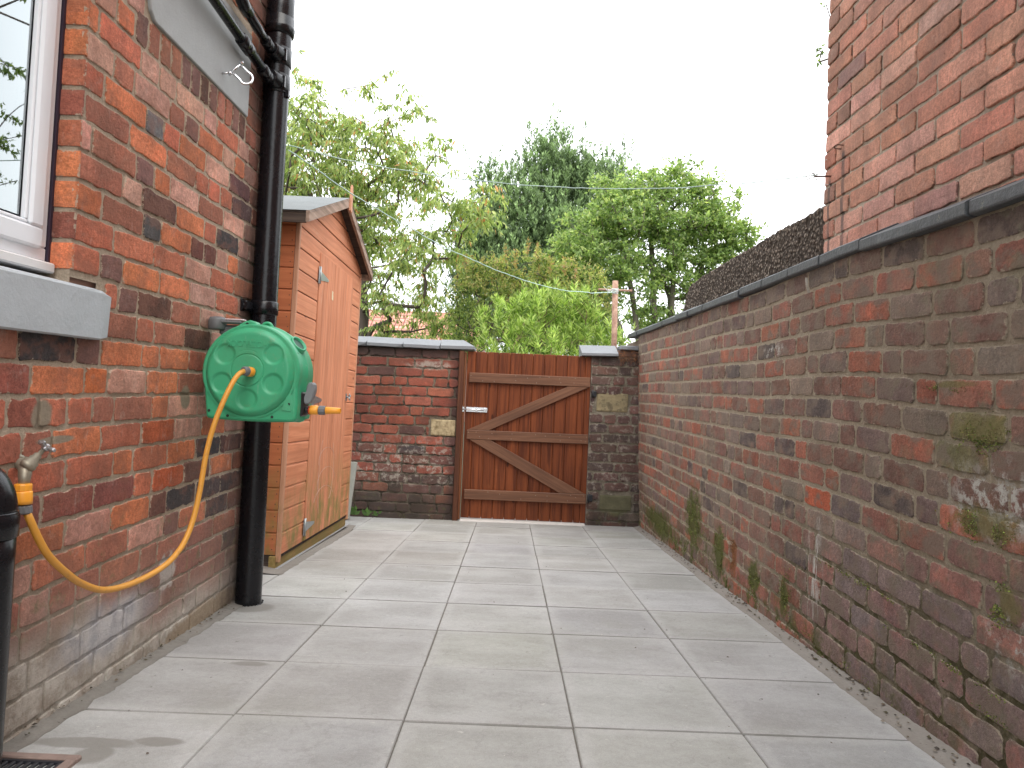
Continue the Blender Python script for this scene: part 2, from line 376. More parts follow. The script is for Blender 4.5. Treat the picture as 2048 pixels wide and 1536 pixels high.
# ---- paving: 450 mm slabs, sand joints
def paving():
    s = NT('paving_slab'); c = s.attr('col').outputs['Color']
    uv = s.n('ShaderNodeUVMap').outputs[0]; u, v, _ = s.xyz(uv)
    du = s.math('MINIMUM', u, s.math('SUBTRACT', 1.0, u)); dv = s.math('MINIMUM', v, s.math('SUBTRACT', 1.0, v))
    d = s.math('MINIMUM', du, dv)
    d = s.math('ADD', d, s.math('MULTIPLY', s.math('SUBTRACT', s.noise(5, 5, .6), .5), .16))
    rim = s.mr(d, .13, .03)
    n1 = s.noise(4.5, 5, .62, s.scl(s.pos, .6, 1, 1)); n2 = s.mr(s.noise(60, 5, .75), .35, .65, smooth=False); n3 = s.mr(s.noise(380, 2, .6), .35, .65, smooth=False)
    c = s.mix(s.mr(n1, .35, .68), s.mix(1, c, (.80, .795, .78), 'MULTIPLY'), c)
    c = s.mix(s.math('MULTIPLY', rim, .42), c, (.45, .445, .43))
    c = s.mix(1, c, s.mix(n2, (.93, .93, .93), (1.06, 1.06, 1.06)), 'MULTIPLY')
    c = s.mix(1, c, s.mix(n3, (.90, .90, .90), (1.09, 1.09, 1.09)), 'MULTIPLY')
    c = s.mix(s.mr(s.noise(38, 4, .7, s.scl(s.pos, .5, 1, 1)), .665, .71, 0, .6), c, (.56, .54, .50))   # pale flecks
    c = s.mix(s.mr(s.noise(26, 3, .6, s.scl(s.pos, 1, 1, 1, (5, 2, 0))), .725, .75, 0, .8), c, (.14, .13, .12))   # dark chips
    edge = s.mr(s.math('MINIMUM', du, dv), .012, .0)
    c = s.mix(s.math('MULTIPLY', edge, .35), c, (.22, .21, .19))
    c = s.mix(s.mr(dv, .013, .009, 0, s.mr(s.noise(3, 4, .6), .35, .65, .25, .75)), c, (.12, .115, .10))
    al = s.math('MULTIPLY', s.mr(s.noise(1.7, 6, .68, s.scl(s.pos, 1, 1, 1, (4, 1, 0))), .52, .68), .22)
    c = s.mix(al, c, (.25, .25, .20))
    rg = s.math('ABSOLUTE', s.math('SUBTRACT', s.noise(3.1, 5, .6, s.scl(s.pos, 1, 1, 1, (9, 4, 0))), .5)); c = s.mix(s.mr(rg, .012, .0, 0, .22), c, (.22, .215, .20))
    wet = vmax(s, s.blob((-1.07, 3.12, -.19), (.12, .10, .3), .3, .25, 14), s.blob((-.81, 2.40, -.14), (.075, .028, .3), .4, .3, 20),
               s.blob((-.98, 1.78, -.1), (.16, .035, .3), .3, .25, 16), s.blob((-.82, 1.80, -.1), (.07, .03, .3), .3, .25, 16),
               s.blob((-.93, 1.72, -.1), (.05, .06, .3), .3, .25, 16))
    c = s.mix(s.math('MULTIPLY', wet, .75), c, (.20, .19, .17))
    h = s.math('ADD', s.math('MULTIPLY', s.noise(14, 5, .6), 1.4), s.math('ADD', s.math('MULTIPLY', n2, .35), s.math('MULTIPLY', n3, .12)))
    ms = s.done(c, s.mix(n1, (.72, .72, .72), (.88, .88, .88)), nrm=s.bump(h, .0022), spec=.3)
    s = NT('joint_sand'); n = s.noise(180, 4, .7)
    mj = s.done(s.mix(n, (.06, .055, .045), (.22, .20, .17)), .95, nrm=s.bump(n, .003))
    rnd = random.Random(3); P = .453
    V = []; Fc = []; cols = []; uvs = []; mi = []
    xs = [-.7033-P+P*i for i in range(6)]; ys = [1.9805+P*j for j in range(-7, 11)]
    cells = []
    for j in range(len(ys)-1):
        for i in range(5):
            cells.append((xs[i], xs[i+1], ys[j], ys[j+1]))
        if 3.0 < ys[j] < 3.6 or ys[j] > 5.5: cells.append((xs[0]-P, xs[0], ys[j], ys[j+1]))
        if ys[j] > 5.5: cells.append((xs[0]-2*P, xs[0]-P, ys[j], ys[j+1]))
    for (a, b, c_, d_) in cells:
        g = .0017; fa, fb = a, b
        a2, b2, c2, d2_ = a+g*rnd.uniform(.2, 1.7), b-g*rnd.uniform(.2, 1.7), c_+g*rnd.uniform(.5, 1.6), d_-g*rnd.uniform(.5, 1.6)
        if d2_ > 6.5: d2_ = 6.5
        if abs(a+1.1563) < .01 and c_ < 3.2: a2 = -1.128
        if b > 1.1: b2 = 1.103+rnd.uniform(-.004, .004)
        z0 = rnd.uniform(-.0015, .0015); tx = rnd.uniform(-.004, .004); ty = rnd.uniform(-.004, .004)
        cc = rnd.uniform(.91, 1.07); base = (.402*cc, .402*cc*rnd.uniform(.985, 1.005), .388*cc*rnd.uniform(.95, 1.02))
        def zz(x, y): return gz(x, y)+z0+tx*(x-a)+ty*(y-c_)
        bv = .0026
        r0 = [(a2, c2), (b2, c2), (b2, d2_), (a2, d2_)]; r1 = [(a2+bv, c2+bv), (b2-bv, c2+bv), (b2-bv, d2_-bv), (a2+bv, d2_-bv)]
        i0 = len(V)
        for x, y in r0: V.append((x, y, zz(x, y)-.03))
        for x, y in r0: V.append((x, y, zz(x, y)-.0035))
        for x, y in r1: V.append((x, y, zz(x, y)))
        for x, y in r0+r0+r1: cols.append((*base, 1)); uvs.append(((x-fa)/P, (y-c_)/P))
        for k in range(4):
            l = (k+1) % 4
            Fc += [(i0+k, i0+l, i0+4+l, i0+4+k), (i0+4+k, i0+4+l, i0+8+l, i0+8+k)]; mi += [0, 0]
        Fc.append((i0+8, i0+9, i0+10, i0+11)); mi.append(0)
    # sand bed
    i0 = len(V)
    for x, y in ((-2.4, -1.3), (1.3, -1.3), (1.3, 6.8), (-2.4, 6.8)): V.append((x, y, gz(x, y)-.0045)); cols.append((.2, .2, .2, 1)); uvs.append((0, 0))
    Fc.append((i0, i0+1, i0+2, i0+3)); mi.append(1)
    me = bpy.data.meshes.new('patio'); me.from_pydata(V, [], Fc); me.polygons.foreach_set('material_index', mi)
    ca = me.attributes.new('col', 'FLOAT_COLOR', 'POINT'); ca.data.foreach_set('color', np.array(cols, np.float32).ravel())
    ul = me.uv_layers.new(name='uv')
    for l in me.loops: ul.data[l.index].uv = uvs[l.vertex_index]
    me.materials.append(ms); me.materials.append(mj)
    o = bpy.data.objects.new('patio', me); COL.objects.link(o); tag(o, kind='structure')
paving()

# ---- cement fillets along the walls
def fillet(name, path, mat, n=120):
    """path(t)->(xa, ya, xb, yb): inner and outer edge; a thin ragged strip on the paving"""
    V = []; Fc = []
    for i in range(n+1):
        t = i/n; xa, ya, xb, yb, za, zb = path(t)
        m = ((xa+xb)/2, (ya+yb)/2)
        V += [(xa, ya, gz(xa, ya)+za), (m[0], m[1], gz(*m)+(za*.35+zb*.65)), (xb, yb, gz(xb, yb)+zb), (xb, yb, gz(xb, yb)-.004)]
    for i in range(n):
        for k in range(3): a = i*4+k; Fc.append((a, a+1, a+5, a+4))
    o = raw_mesh(name, V, Fc, mat, smooth=True); return tag(o, kind='structure')
s = NT('cement'); n1 = s.noise(9, 5, .6); n2 = s.noise(120, 4, .7)
c = s.mix(n1, (.15, .138, .12), (.25, .235, .21)); c = s.mix(1, c, s.mix(n2, (.8, .8, .8), (1.2, 1.2, 1.2)), 'MULTIPLY')
c = s.mix(s.mr(s.noise(55, 3, .6), .68, .74, 0, .8), c, (.05, .04, .03))
MAT_CEM = s.done(c, .9, nrm=s.bump(s.math('ADD', n1, s.math('MULTIPLY', n2, .4)), .004))
s = NT('sandy_cement'); n1 = s.noise(7, 5, .6); n2 = s.noise(120, 4, .7)
c = s.mix(n1, (.19, .17, .145), (.29, .27, .24)); c = s.mix(1, c, s.mix(n2, (.8, .8, .8), (1.2, 1.2, 1.2)), 'MULTIPLY')
c = s.mix(s.mr(s.noise(55, 3, .6), .66, .72, 0, .8), c, (.09, .07, .05))
MAT_SCEM = s.done(c, .9, nrm=s.bump(s.math('ADD', n1, s.math('MULTIPLY', n2, .4)), .004))
fr = random.Random(5)
def wob(t, f, a, ph=0): return a*(mnoise.noise(Vector((t*f, ph, 0))))
fillet('cement_fillet', lambda t: (-1.16, -.8+4.02*t, -1.105+wob(t, 60, .012)+wob(t, 200, .004), -.8+4.02*t, .010+wob(t, 160, .008, 3), .0015), MAT_CEM, 700)
fillet('cement_strip', lambda t: (1.175, -.8+7.3*t, 1.100+wob(t, 70, .008, 9)+wob(t, 260, .003), -.8+7.3*t, .020+wob(t, 220, .005, 3), .0015), MAT_SCEM, 900)
fillet('cement_apron', lambda t: (-1.30, 3.80+2.0*t, -1.150-.03*smooth01((t-.8)*5)+wob(t, 30, .010, 5), 3.80+2.0*t, .016, .0015), MAT_SCEM, 90)

# ================================================================== left house
def inpoly(y, z, pts, r=.04):
    for (py, pz, c) in pts:
        if abs(y-py) < r*2 and abs(z-pz) < r: return c
    return None
MORT_L = (.46, .375, .285)
OR, RD, BR, PK, PU, BK, GY, DB = (.55, .185, .088), (.46, .15, .09), (.35, .14, .092), (.56, .31, .24), (.19, .10, .085), (.055, .048, .05), (.17, .165, .17), (.12, .06, .045)
def house_left():
    root = empty('brick_house', (-1.155, 1.8, -.1), 'orange red brick house wall with grey painted sill and lintel beside the black soil pipe', 'house')
    def P(u, v, w): return (-1.155+w+.003*mnoise.noise(Vector((u*2, v*2, 0))), u, v)
    rnd = random.Random(11)
    br = lay_rows(-.7, 3.2, -.335, 3.7, .0805, (.225, .112), rnd, mix=.52)
    holes = [(-.9, 2.036, .855, 1.016), (-.9, 1.88, 1.0, 2.36), (2.165, 3.004, 1.845, 2.21), (2.11, 3.004, 1.755, 1.86)]
    out = []
    for (r, a, b, c, d) in br:
        ok = True
        for (ha, hb, hc, hd) in holes:
            ov = min(d, hd)-max(c, hc)
            if ov > .02 and b > ha and a < hb:
                if a >= ha and b <= hb: ok = False
                elif a < ha: b = ha-.004
                else: a = hb + (0 if hb == 1.88 else .006)
                if b-a < .02: ok = False
        if ok: out.append((r, a, b, c, d))
    for k in range(12):
        a = 2.125+k*.0735; out.append((90+k, a, a+.062, 1.762, 1.856))
    marks = [(2.307, 1.325, GY), (2.23, 1.1, BK), (3.02, 1.53, (.13, .06, .05))]
    def pxw(x, y):   # a point of the photograph carried onto the wall plane
        d = r2*((x-1024)/F) + d2*((y-PPY)/F) + f2; t = -1.155/d.x; p = Vector((0, 0, CH))+d*t; return p.y, p.z
    mk = [(315, 260, GY), (306, 462, (.09, .085, .085)), (407, 504, (.13, .05, .04)), (320, 621, DB), (75, 701, BK), (395, 681, DB), (347, 1015, BK), (297, 1025, (.15, .07, .055)),
          (410, 905, BK), (375, 955, (.14, .075, .06)), (455, 880, (.09, .05, .045)), (400, 983, (.08, .06, .06)), (450, 960, (.07, .055, .055)), (95, 770, OR), (160, 772, (.52, .15, .055)), (250, 700, OR), (125, 900, OR),
          (240, 945, OR), (240, 1050, OR), (305, 790, OR), (330, 880, (.42, .11, .05)), (350, 920, OR), (325, 970, (.44, .11, .05)), (380, 750, BR), (468, 362, (.13, .06, .06)), (310, 420, (.11, .055, .045)),
          (470, 420, (.10, .06, .06)), (200, 360, (.40, .15, .10)), (30, 770, (.30, .10, .075)), (180, 960, RD), (200, 700, PU), (445, 1010, (.07, .055, .055)), (430, 1060, (.08, .06, .055)), (455, 1090, (.06, .05, .05)),
          (200, 690, (.27, .09, .07)), (370, 440, OR), (340, 470, OR), (455, 500, BK), (505, 60, BR), (130, 840, RD), (80, 840, (.30, .10, .07)), (370, 1100, (.30, .12, .09)), (60, 1050, (.25, .10, .08)), (150, 1020, (.27, .09, .07)), (230, 1000, (.25, .09, .075))]
    mk = [(*pxw(x, y), c) for x, y, c in mk]
    def colf(r, u, v, L):
        k = inpoly(u, v, [(a, b, c) for a, b, c in mk], .041)
        if k is not None: return tint(k, k, 0)
        if r >= 90: return pick(rnd, [(3, BR), (2, PU), (1, PK), (1, DB)])
        c = pick(rnd, [(4, OR), (4, RD), (2.0, BR), (2.6, PK), (.3, PU), (.12, DB)] if v < 1.3 else [(2, OR), (3, RD), (1.6, BR), (4.5, PK), (.3, PU), (.12, DB)])
        if v < .32: c = tint(c, pick(rnd, [(3, (.24, .145, .12)), (2, (.29, .15, .115)), (1, (.13, .10, .10))]), min(1, (.36-v)*3.2)*.75)
        if u > 2.98: c = tint(c, (.085, .05, .042), min(.62, (u-2.98)*4))
        return c
    def ov(s):
        y, z = s.xyz()[1], s.xyz()[2]
        low = s.math('ADD', z, s.math('MULTIPLY', s.math('SUBTRACT', s.noise(5, 5, .6), .5), .26))
        near = s.mr(y, 2.5, 2.0)
        lime = s.mr(s.math('SUBTRACT', low, s.math('MULTIPLY', near, .15)), .06, -.12)
        soot = s.math('MULTIPLY', s.mr(y, 2.93, 3.12), s.mr(s.noise(6, 5, .6, s.scl(s.pos, 1, 1, .4)), .3, .62))
        chalk = s.math('MULTIPLY', s.mr(s.noise(30, 5, .7, s.scl(s.pos, 1, 1, .4)), .60, .7), s.mr(z, 1.9, .2, .25, .8))
        chalk = s.math('MULTIPLY', chalk, .4)
        patch = vmax(s, s.blob((-1.155, 1.80, .665), (.05, .045, .045), .3, .25, 25), s.blob((-1.155, 1.86, .60), (.05, .09, .012), .3, .3, 25), s.blob((-1.155, 2.585, .70), (.05, .045, .05), .3, .2, 20))
        crumb = s.blob((-1.155, 2.9, -.14), (.05, .45, .055), .4, .6, 16)
        blue = s.math('MULTIPLY', s.blob((-1.155, 2.18, .03), (.05, .34, .10), .7, .6, 7), .8)
        whit = s.math('MULTIPLY', s.blob((-1.155, 2.52, .11), (.05, .07, .07), .3, .9, 26), .7)
        moss = s.math('MULTIPLY', s.mr(s.noise(13, 5, .7), .56, .64, 0, .45), s.mr(z, .42, .25))
        return [(s.math('MULTIPLY', s.mr(z, .42, .02), .35), (.24, .18, .15)), (moss, (.17, .18, .085)), (s.math('MULTIPLY', lime, .86), s.mix(s.mr(s.noise(10, 6, .7), .35, .65), (.36, .32, .265), (.62, .59, .53))),
                (blue, s.mix(s.mr(s.noise(14, 5, .7), .35, .65), (.36, .36, .39), (.62, .61, .61))), (crumb, s.mix(s.noise(60, 5, .7), (.20, .14, .09), (.47, .39, .29))), (whit, (.5, .47, .43)),
                (s.math('MULTIPLY', soot, .75), (.055, .04, .035)), (chalk, (.5, .43, .38)), (patch, s.mix(s.noise(60, 4, .7), (.22, .18, .13), (.34, .28, .21)))]
    mats = brick_mats('house_left', MORT_L, ov, bloom=.28, edge_thr=.90, mottle=.42, mot=(.25, .115, .08), crack=.22)
    def extra(V, polys, cols, edge):
        # the reveal of the window opening: brick ends turning the corner
        pal = [(4, RD), (3, OR), (2, BR), (.6, (.27, .13, .06)), (.6, (.28, .10, .07))]
        for k in range(-4, 20):
            c = 1.0335+.0805*k+.005
            if c < .98 or c > 2.35: continue
            cl = tuple(x*.92 for x in pick(rnd, pal))
            i0 = len(V)
            for w_, e_, ins in ((-.004, 1, 0), (.0035, .8, .002), (.0045, .15, .010)):
                for (x, z) in ((-1.2195+ins, c+ins), (-1.1495-ins*.6, c+ins), (-1.1495-ins*.6, c+.0705-ins), (-1.2195+ins, c+.0705-ins)):
                    V.append((x+rnd.uniform(-.0012, .0012), 1.882-w_, z+rnd.uniform(-.0015, .0015))); cols.append(cl); edge.append(e_)
            for q in range(2):
                for m in range(4):
                    l = (m+1) % 4; polys.append(((i0+q*4+m, i0+q*4+l, i0+q*4+4+l, i0+q*4+4+m), 0))
            polys.append(((i0+8, i0+9, i0+10, i0+11), 0))
        i0 = len(V)
        for p in ((-1.26, 1.882, .9), (-1.1565, 1.882, .9), (-1.1565, 1.882, 2.4), (-1.26, 1.882, 2.4)): V.append(p); cols.append((.3, .3, .3)); edge.append(1)
        polys.append(((i0, i0+1, i0+2, i0+3), 1))
    brick_mesh('wall', P, out, colf, rnd, mats, root, proud=.0038, extra=extra,
               mortar_rects=[(-.7, 3.2, -.335, .9), (2.0, 3.2, .9, 1.02), (1.88, 3.2, 1.02, 3.7), (-.7, 1.88, 2.3, 3.7)])
    # the rest of the house behind its face
    mb = MB()
    mb.box((-1.5, -1.6, -.5), (-1.165, 3.195, .86)); mb.box((-1.5, 1.884, .861), (-1.165, 3.195, 5.2)); mb.box((-1.5, -1.6, 2.36), (-1.165, 1.883, 5.2))
    mb.box((-1.154, -1.6, 3.702), (-1.1645, 3.19, 5.2))
    mb.build('inner_leaf', plain('house_core', (.30, .17, .12), .9, var=.3, nscale=6), root)
    # painted concrete lintel
    s = NT('grey_paint_lintel'); n = s.noise(160, 4, .75); n2 = s.noise(6, 4, .6)
    c = s.mix(n2, (.29, .305, .305), (.37, .385, .385)); c = s.mix(s.mr(n, .62, .72, 0, .6), c, (.13, .14, .14))
    ml = s.done(c, .6, nrm=s.bump(s.math('ADD', s.math('MULTIPLY', n, .5), s.noise(12, 4, .6)), .004), spec=.4)
    mb = MB()
    o = [(2.215, 1.862), (3.0, 1.862), (3.0, 2.205), (2.17, 2.205), (2.17, 1.93), (2.185, 1.885)]
    mb.prism(o, -1.158, -1.1445, 'x', bev=.003); mb.build('lintel', ml, root)
    # painted window sill
    s = NT('grey_paint_sill'); n = s.noise(130, 4, .7); c = s.mix(s.noise(5, 4, .6), (.38, .42, .45), (.45, .485, .515))
    c = s.mix(s.mr(n, .68, .76, 0, .4), c, (.18, .20, .21))
    msill = s.done(c, .5, nrm=s.bump(s.math('ADD', s.math('MULTIPLY', n, .3), s.noise(14, 4, .6)), .0035), spec=.45)
    mb = MB(); rings = []
    N = 60
    for i in range(N+1):
        y = -.6+2.634*i/N; e = 0
        if i == N: e = .006
        j = (lambda k: .0022*mnoise.noise(Vector((y*9, k, 0))))
        rings.append([(-1.26, y, .866+e+j(1)), (-1.133-e+j(2), y, .864+e+j(3)), (-1.127-e+j(2), y, .868+e), (-1.127-e+j(4), y, .992-e+j(5)), (-1.130-e, y, .998-e+j(6)), (-1.16, y, 1.006-e), (-1.26, y, 1.020-e)])
    # chipped end
    vs = mb.loft(rings, smooth=False)
    for k, v in enumerate(vs[-1]): v.co.y += [0, -.004, .0, .006, -.010, -.008, 0][k]
    mb.build('window_sill', msill, root)
    # white plastic window, an open-out casement
    upvc = plain('white_plastic', (.76, .79, .83), .28, spec=.5, var=.02, nscale=3); upvc2 = plain('white_plastic_sub_sill', (.70, .70, .70), .35, var=.03)
    win = empty('window', (-1.2, 1.3, 1.03)); win.parent = root; win.matrix_parent_inverse = Matrix(); win.location = Vector((-1.2, 1.3, 1.03))-Vector(root.location)
    mb = MB()
    y0, y1, z0, z1 = .35, 1.868, 1.052, 2.3
    xf, xb = -1.212, -1.262
    def prof(lo, hi, a, b, t, name, x0, x1, bev=.004):
        mb = MB()
        mb.box((x1, a, lo), (x0, b, lo+t), bev); mb.box((x1, a, hi-t), (x0, b, hi), bev)
        mb.box((x1, a, lo+t+.0004), (x0, a+t, hi-t-.0004), bev); mb.box((x1, b-t, lo+t+.0004), (x0, b, hi-t-.0004), bev)
        return mb
    prof(z0, z1, y0, y1, .036, 'frame', xf, xb).build('frame', upvc, win)
    mb = prof(z0+.030, z1-.030, y0+.03, y1-.030, .052, 'sash', xf+.011, xb+.004, .006)
    mb.build('sash', upvc, win)
    mb = prof(z0+.083, z1-.083, y0+.083, y1-.083, .010, 'bead', xf+.004, xb+.01, .003); mb.build('glazing_bead', upvc, win)
    mb = prof(z0+.094, z1-.094, y0+.094, y1-.094, .006, 'spacer', xf-.008, xf-.028, .0)
    mb.build('spacer_bar', plain('spacer', (.05, .05, .07), .4), win)
    g = NT('window_glass'); g.t.nodes.remove(g.b)
    gl = g.n('ShaderNodeBsdfGlossy'); gl.inputs['Roughness'].default_value = .012; gl.inputs['Color'].default_value = (.86, .92, .93, 1)
    tr = g.n('ShaderNodeBsdfTransparent'); tr.inputs['Color'].default_value = (.86, .93, .92, 1)
    fr_ = g.n('ShaderNodeFresnel'); fr_.inputs['IOR'].default_value = 1.5
    mxs = g.n('ShaderNodeMixShader'); g.set(mxs.inputs[0], g.math('MULTIPLY_ADD', fr_.outputs[0], 4.2, .05, clamp=True)); g.t.links.new(tr.outputs[0], mxs.inputs[1]); g.t.links.new(gl.outputs[0], mxs.inputs[2])
    g.t.links.new(mxs.outputs[0], g.out.inputs['Surface'])
    mb = MB(); mb.box((xf-.012, y0+.09, z0+.09), (xf-.008, y1-.09, z1-.09)); mb.build('pane', g.m, win)
    mb = MB(); mb.box((xb-.002, y0-.01, 1.024), (-1.188, y1+.004, 1.050), .004); mb.build('sub_sill', upvc2, win)
    mb = MB(); mb.box((-1.258, y1+.0012, 1.026), (-1.2070, 1.8800, 2.3), 0); mb.build('sealant', plain('dark_sealant', (.03, .018, .035), .6), win)
    # dark room behind
    mb = MB(); mb.box((-1.275, -.2, .9), (-1.2655, y0-.001, 2.36)); mb.build('inner_jamb', upvc2, root)
    mb = MB(); mb.grid([[(-2.6, -1.5, .2), (-2.6, 3.1, .2)], [(-2.6, -1.5, 2.6), (-2.6, 3.1, 2.6)]]); mb.grid([[(-1.5, -1.5, 2.6), (-1.5, 3.1, 2.6)], [(-2.6, -1.5, 2.6), (-2.6, 3.1, 2.6)]])
    mb.build('room_wall', plain('room', (.35, .34, .32), .9), root)
    # net curtain hanging inside
    V = []; Fc = []; N = 260; y_, = (0,)
    for i in range(N+1):
        y = .2+1.62*i/N
        x = -1.335 + .016*math.sin(y*150+2*math.sin(y*21)) + .010*mnoise.noise(Vector((y*18, 0, 0)))
        V += [(x, y, 1.0), (x+.004*math.sin(y*40), y, 2.4)]
    for i in range(N): a = 2*i; Fc.append((a, a+2, a+3, a+1))
    s = NT('curtain_cloth'); s.done((.62, .68, .72), .8); tl = s.n('ShaderNodeBsdfTranslucent'); tl.inputs['Color'].default_value = (.7, .75, .78, 1)
    m2 = s.n('ShaderNodeMixShader'); m2.inputs[0].default_value = .35; s.t.links.new(s.b.outputs[0], m2.inputs[1]); s.t.links.new(tl.outputs[0], m2.inputs[2]); s.t.links.new(m2.outputs[0], s.out.inputs['Surface'])
    o = raw_mesh('curtain', V, Fc, s.m, smooth=True); tag(o, 'pale blue pleated curtain hanging inside the white window', 'curtain')
house_left()

# ================================================================== right garden wall
def rlean(u, v): return .072*(max(0, min(1.15, (u-3.4)/3.0))**1.4)*max(0, min(1.1, (v+.35)/1.65))
def rdip(u, v): return -.036*smooth01((2.7-u)/1.1)*max(0, min(1.1, v/1.3))
MORT_R = (.37, .315, .235)
def wall_right():
    root = empty('garden_wall', (1.165, 3.5, -.3), 'long weathered brown brick garden wall with dark blue coping along the right of the patio', 'garden wall')
    def P(u, v, w):
        b = .010*mnoise.noise(Vector((u*.9, v*1.1, 4.0)))
        return (1.165-rlean(u, v)-w+b, u, v+rdip(u, v)+.008*mnoise.noise(Vector((u*1.3, v*.7, 9))))
    rnd = random.Random(23)
    br = lay_rows(.5, 6.42, -.464, 1.30, .084, (.236, .118), rnd, joint=.013)
    specials = [(1.815, .75, None), ]
    def colf(r, u, v, L):
        if abs(u-1.80) < .10 and .66 < v < .80: return (.20, .18, .09)
        if abs(u-2.80) < .05 and abs(v-.40) < .045: return (.42, .115, .06)
        c = pick(rnd, [(4.5, (.225, .128, .098)), (3.6, (.285, .127, .09)), (1.8, (.345, .135, .088)), (1.0, (.125, .098, .088)), (2.4, (.23, .178, .142)), (1.4, (.18, .128, .11))])
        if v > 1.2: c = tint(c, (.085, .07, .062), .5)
        pass
        if v < .42 and u < 2.9: c = tint(c, (.27, .215, .21), .55*smooth01((.50-v)*3)*smooth01((3.0-u)*2))
        return c
    def ov(s):
        y, z = s.xyz()[1], s.xyz()[2]
        pale = s.math('MULTIPLY', s.mr(s.noise(3.2, 6, .68), .52, .66), .34)
        n = s.noise(24, 6, .75)
        eff = vmax(s, s.math('MULTIPLY', s.blob((1.165, 1.76, .56), (.2, .26, .13), .8, .6, 10), s.mr(n, .46, .58)),
                   s.math('MULTIPLY', s.blob((1.165, 2.76, .16), (.2, .10, .26), .8, .6, 12), s.mr(s.noise(40, 5, .7, s.scl(s.pos, 1, 1, .16)), .48, .6)),
                   s.math('MULTIPLY', s.blob((1.165, 1.62, .25), (.2, .25, .13), .8, .5, 10), s.mr(n, .5, .62)),
                   s.math('MULTIPLY', s.blob((1.165, 3.25, 1.0), (.2, .16, .05), .7, .6, 20), s.mr(n, .5, .6)))
        white = s.math('MULTIPLY', s.mr(s.noise(19, 6, .78), .655, .72), .55)
        moss = vmax(s, s.blob((1.165, 4.55, .02), (.2, .22, .22), .5, .9, 12), s.blob((1.165, 3.98, -.05), (.2, .13, .16), .5, .9, 14), s.blob((1.165, 3.42, -.06), (.2, .10, .10), .5, .9, 16),
                    s.blob((1.165, 3.05, -.02), (.2, .06, .10), .5, .9, 16), s.blob((1.165, 5.6, -.18), (.2, .7, .12), .6, .9, 14), s.math('MULTIPLY', s.mr(z, .06, -.2), s.mr(s.noise(15, 5, .7), .50, .6)))
        mossb = vmax(s, s.blob((1.165, 1.80, .73), (.2, .11, .05), .5, .5, 26), s.blob((1.165, 1.78, .50), (.2, .16, .05), .5, .8, 24), s.blob((1.165, 1.70, .33), (.2, .05, .05), .5, .8, 24), s.blob((1.165, 1.92, .84), (.2, .12, .012), .5, .5, 26))
        rust = s.blob((1.165, 3.72, -.02), (.2, .05, .13), .4, .7, 20)
        grn = s.math('MULTIPLY', s.mr(s.noise(8, 5, .7, s.scl(s.pos, 1, 1, 1, (3, 1, 7))), .54, .66, 0, .42), s.mr(y, 3.2, 1.6))
        dk = s.math('MULTIPLY', s.math('MULTIPLY', s.mr(z, .42, .12), s.mr(y, 3.6, 2.6)), s.mr(s.noise(12, 5, .7), .40, .56, .35, .95)) if s.m.name.startswith('garden_wall_mortar') else s.math('MULTIPLY', z, 0.0)
        return [(pale, (.28, .225, .165)), (dk, s.mix(s.noise(30, 4, .7), (.045, .038, .022), (.12, .11, .05))), (grn, (.20, .20, .125)), (white, (.42, .38, .32)), (eff, (.52, .51, .46)),
                (s.math('MULTIPLY', mossb, .75), s.mix(s.noise(70, 4, .7), (.09, .085, .022), (.30, .26, .11))),
                (s.math('MULTIPLY', moss, .95), s.mix(s.noise(55, 4, .7), (.045, .045, .014), (.13, .145, .035))), (s.math('MULTIPLY', rust, .8), (.23, .085, .03))]
    mats = brick_mats('garden_wall', MORT_R, ov, bloom=.34, edge_thr=.78, speck=(.03, .025, .02), speck_amt=.4, bump=.0026, dirt=.08, mottle=.85, mot=(.21, .16, .125), crack=.45)
    brick_mesh('brickwork', P, br, colf, rnd, mats, root, proud=.0040, jit=.0015, rad=.010, mortar_rects=[(.5, 6.42, -.464, 1.30)], mortar_step=.12)
    mb = MB(); mb.box((1.20, -1.6, -.6), (1.38, 7.2, 1.27)); mb.box((1.12, 6.42, -.6), (1.199, 7.2, 1.27)); mb.build('inner_leaf', plain('wall_core', (.16, .11, .085), .9, var=.3, nscale=8), root)
    # coping: saddle-backed blue stones
    s = NT('blue_coping'); n = s.noise(45, 5, .7); n2 = s.noise(5, 4, .6)
    c = s.mix(n2, (.042, .048, .052), (.085, .092, .098)); c = s.mix(1, c, s.mix(n, (.8, .8, .8), (1.25, 1.25, 1.25)), 'MULTIPLY')
    c = s.mix(s.mr(s.noise(30, 5, .7), .62, .72, 0, .55), c, (.22, .22, .16)); c = s.mix(s.mr(s.noise(9, 5, .7), .58, .68, 0, .3), c, (.12, .128, .13))
    global MAT_COP
    MAT_COP = s.done(c, .55, nrm=s.bump(s.math('ADD', n, s.noise(9, 3, .6)), .004), spec=.45)
    ys = [6.72, 6.35, 5.9, 5.45, 5.0, 4.70, 4.38, 4.04, 3.70, 3.38, 3.06, 2.75, 2.43, 2.13, 1.84, 1.52, 1.2, .9, .6]
    for a, b in zip(ys, ys[1:]):
        mb = MB(); g = .004; rr = []
        dz = rnd.uniform(-.004, .004); tz = rnd.uniform(-.006, .006); dx = rnd.uniform(-.006, .006)
        for k in range(5):
            y = (b+g)+(a-b-2*g)*k/4; t = k/4-.5
            L = rlean(y, 1.3); z = 1.297+rdip(y, 1.3)+dz+tz*t; x = 1.137-L+dx; q = lambda i: .0016*mnoise.noise(Vector((y*14, i*3.1, a)))
            rr.append([(x+.012, y, z+q(1)), (x+.002, y, z+.003), (x, y, z+.008+q(2)), (x+q(5), y, z+.036+q(3)), (x+.006, y, z+.041+q(3)), (x+.13, y, z+.098+q(4)), (x+.25, y, z+.050), (x+.25, y, z)])
        mb.loft(rr, smooth=False); mb.build('coping_stone', MAT_COP, root)
    return root
wall_right()
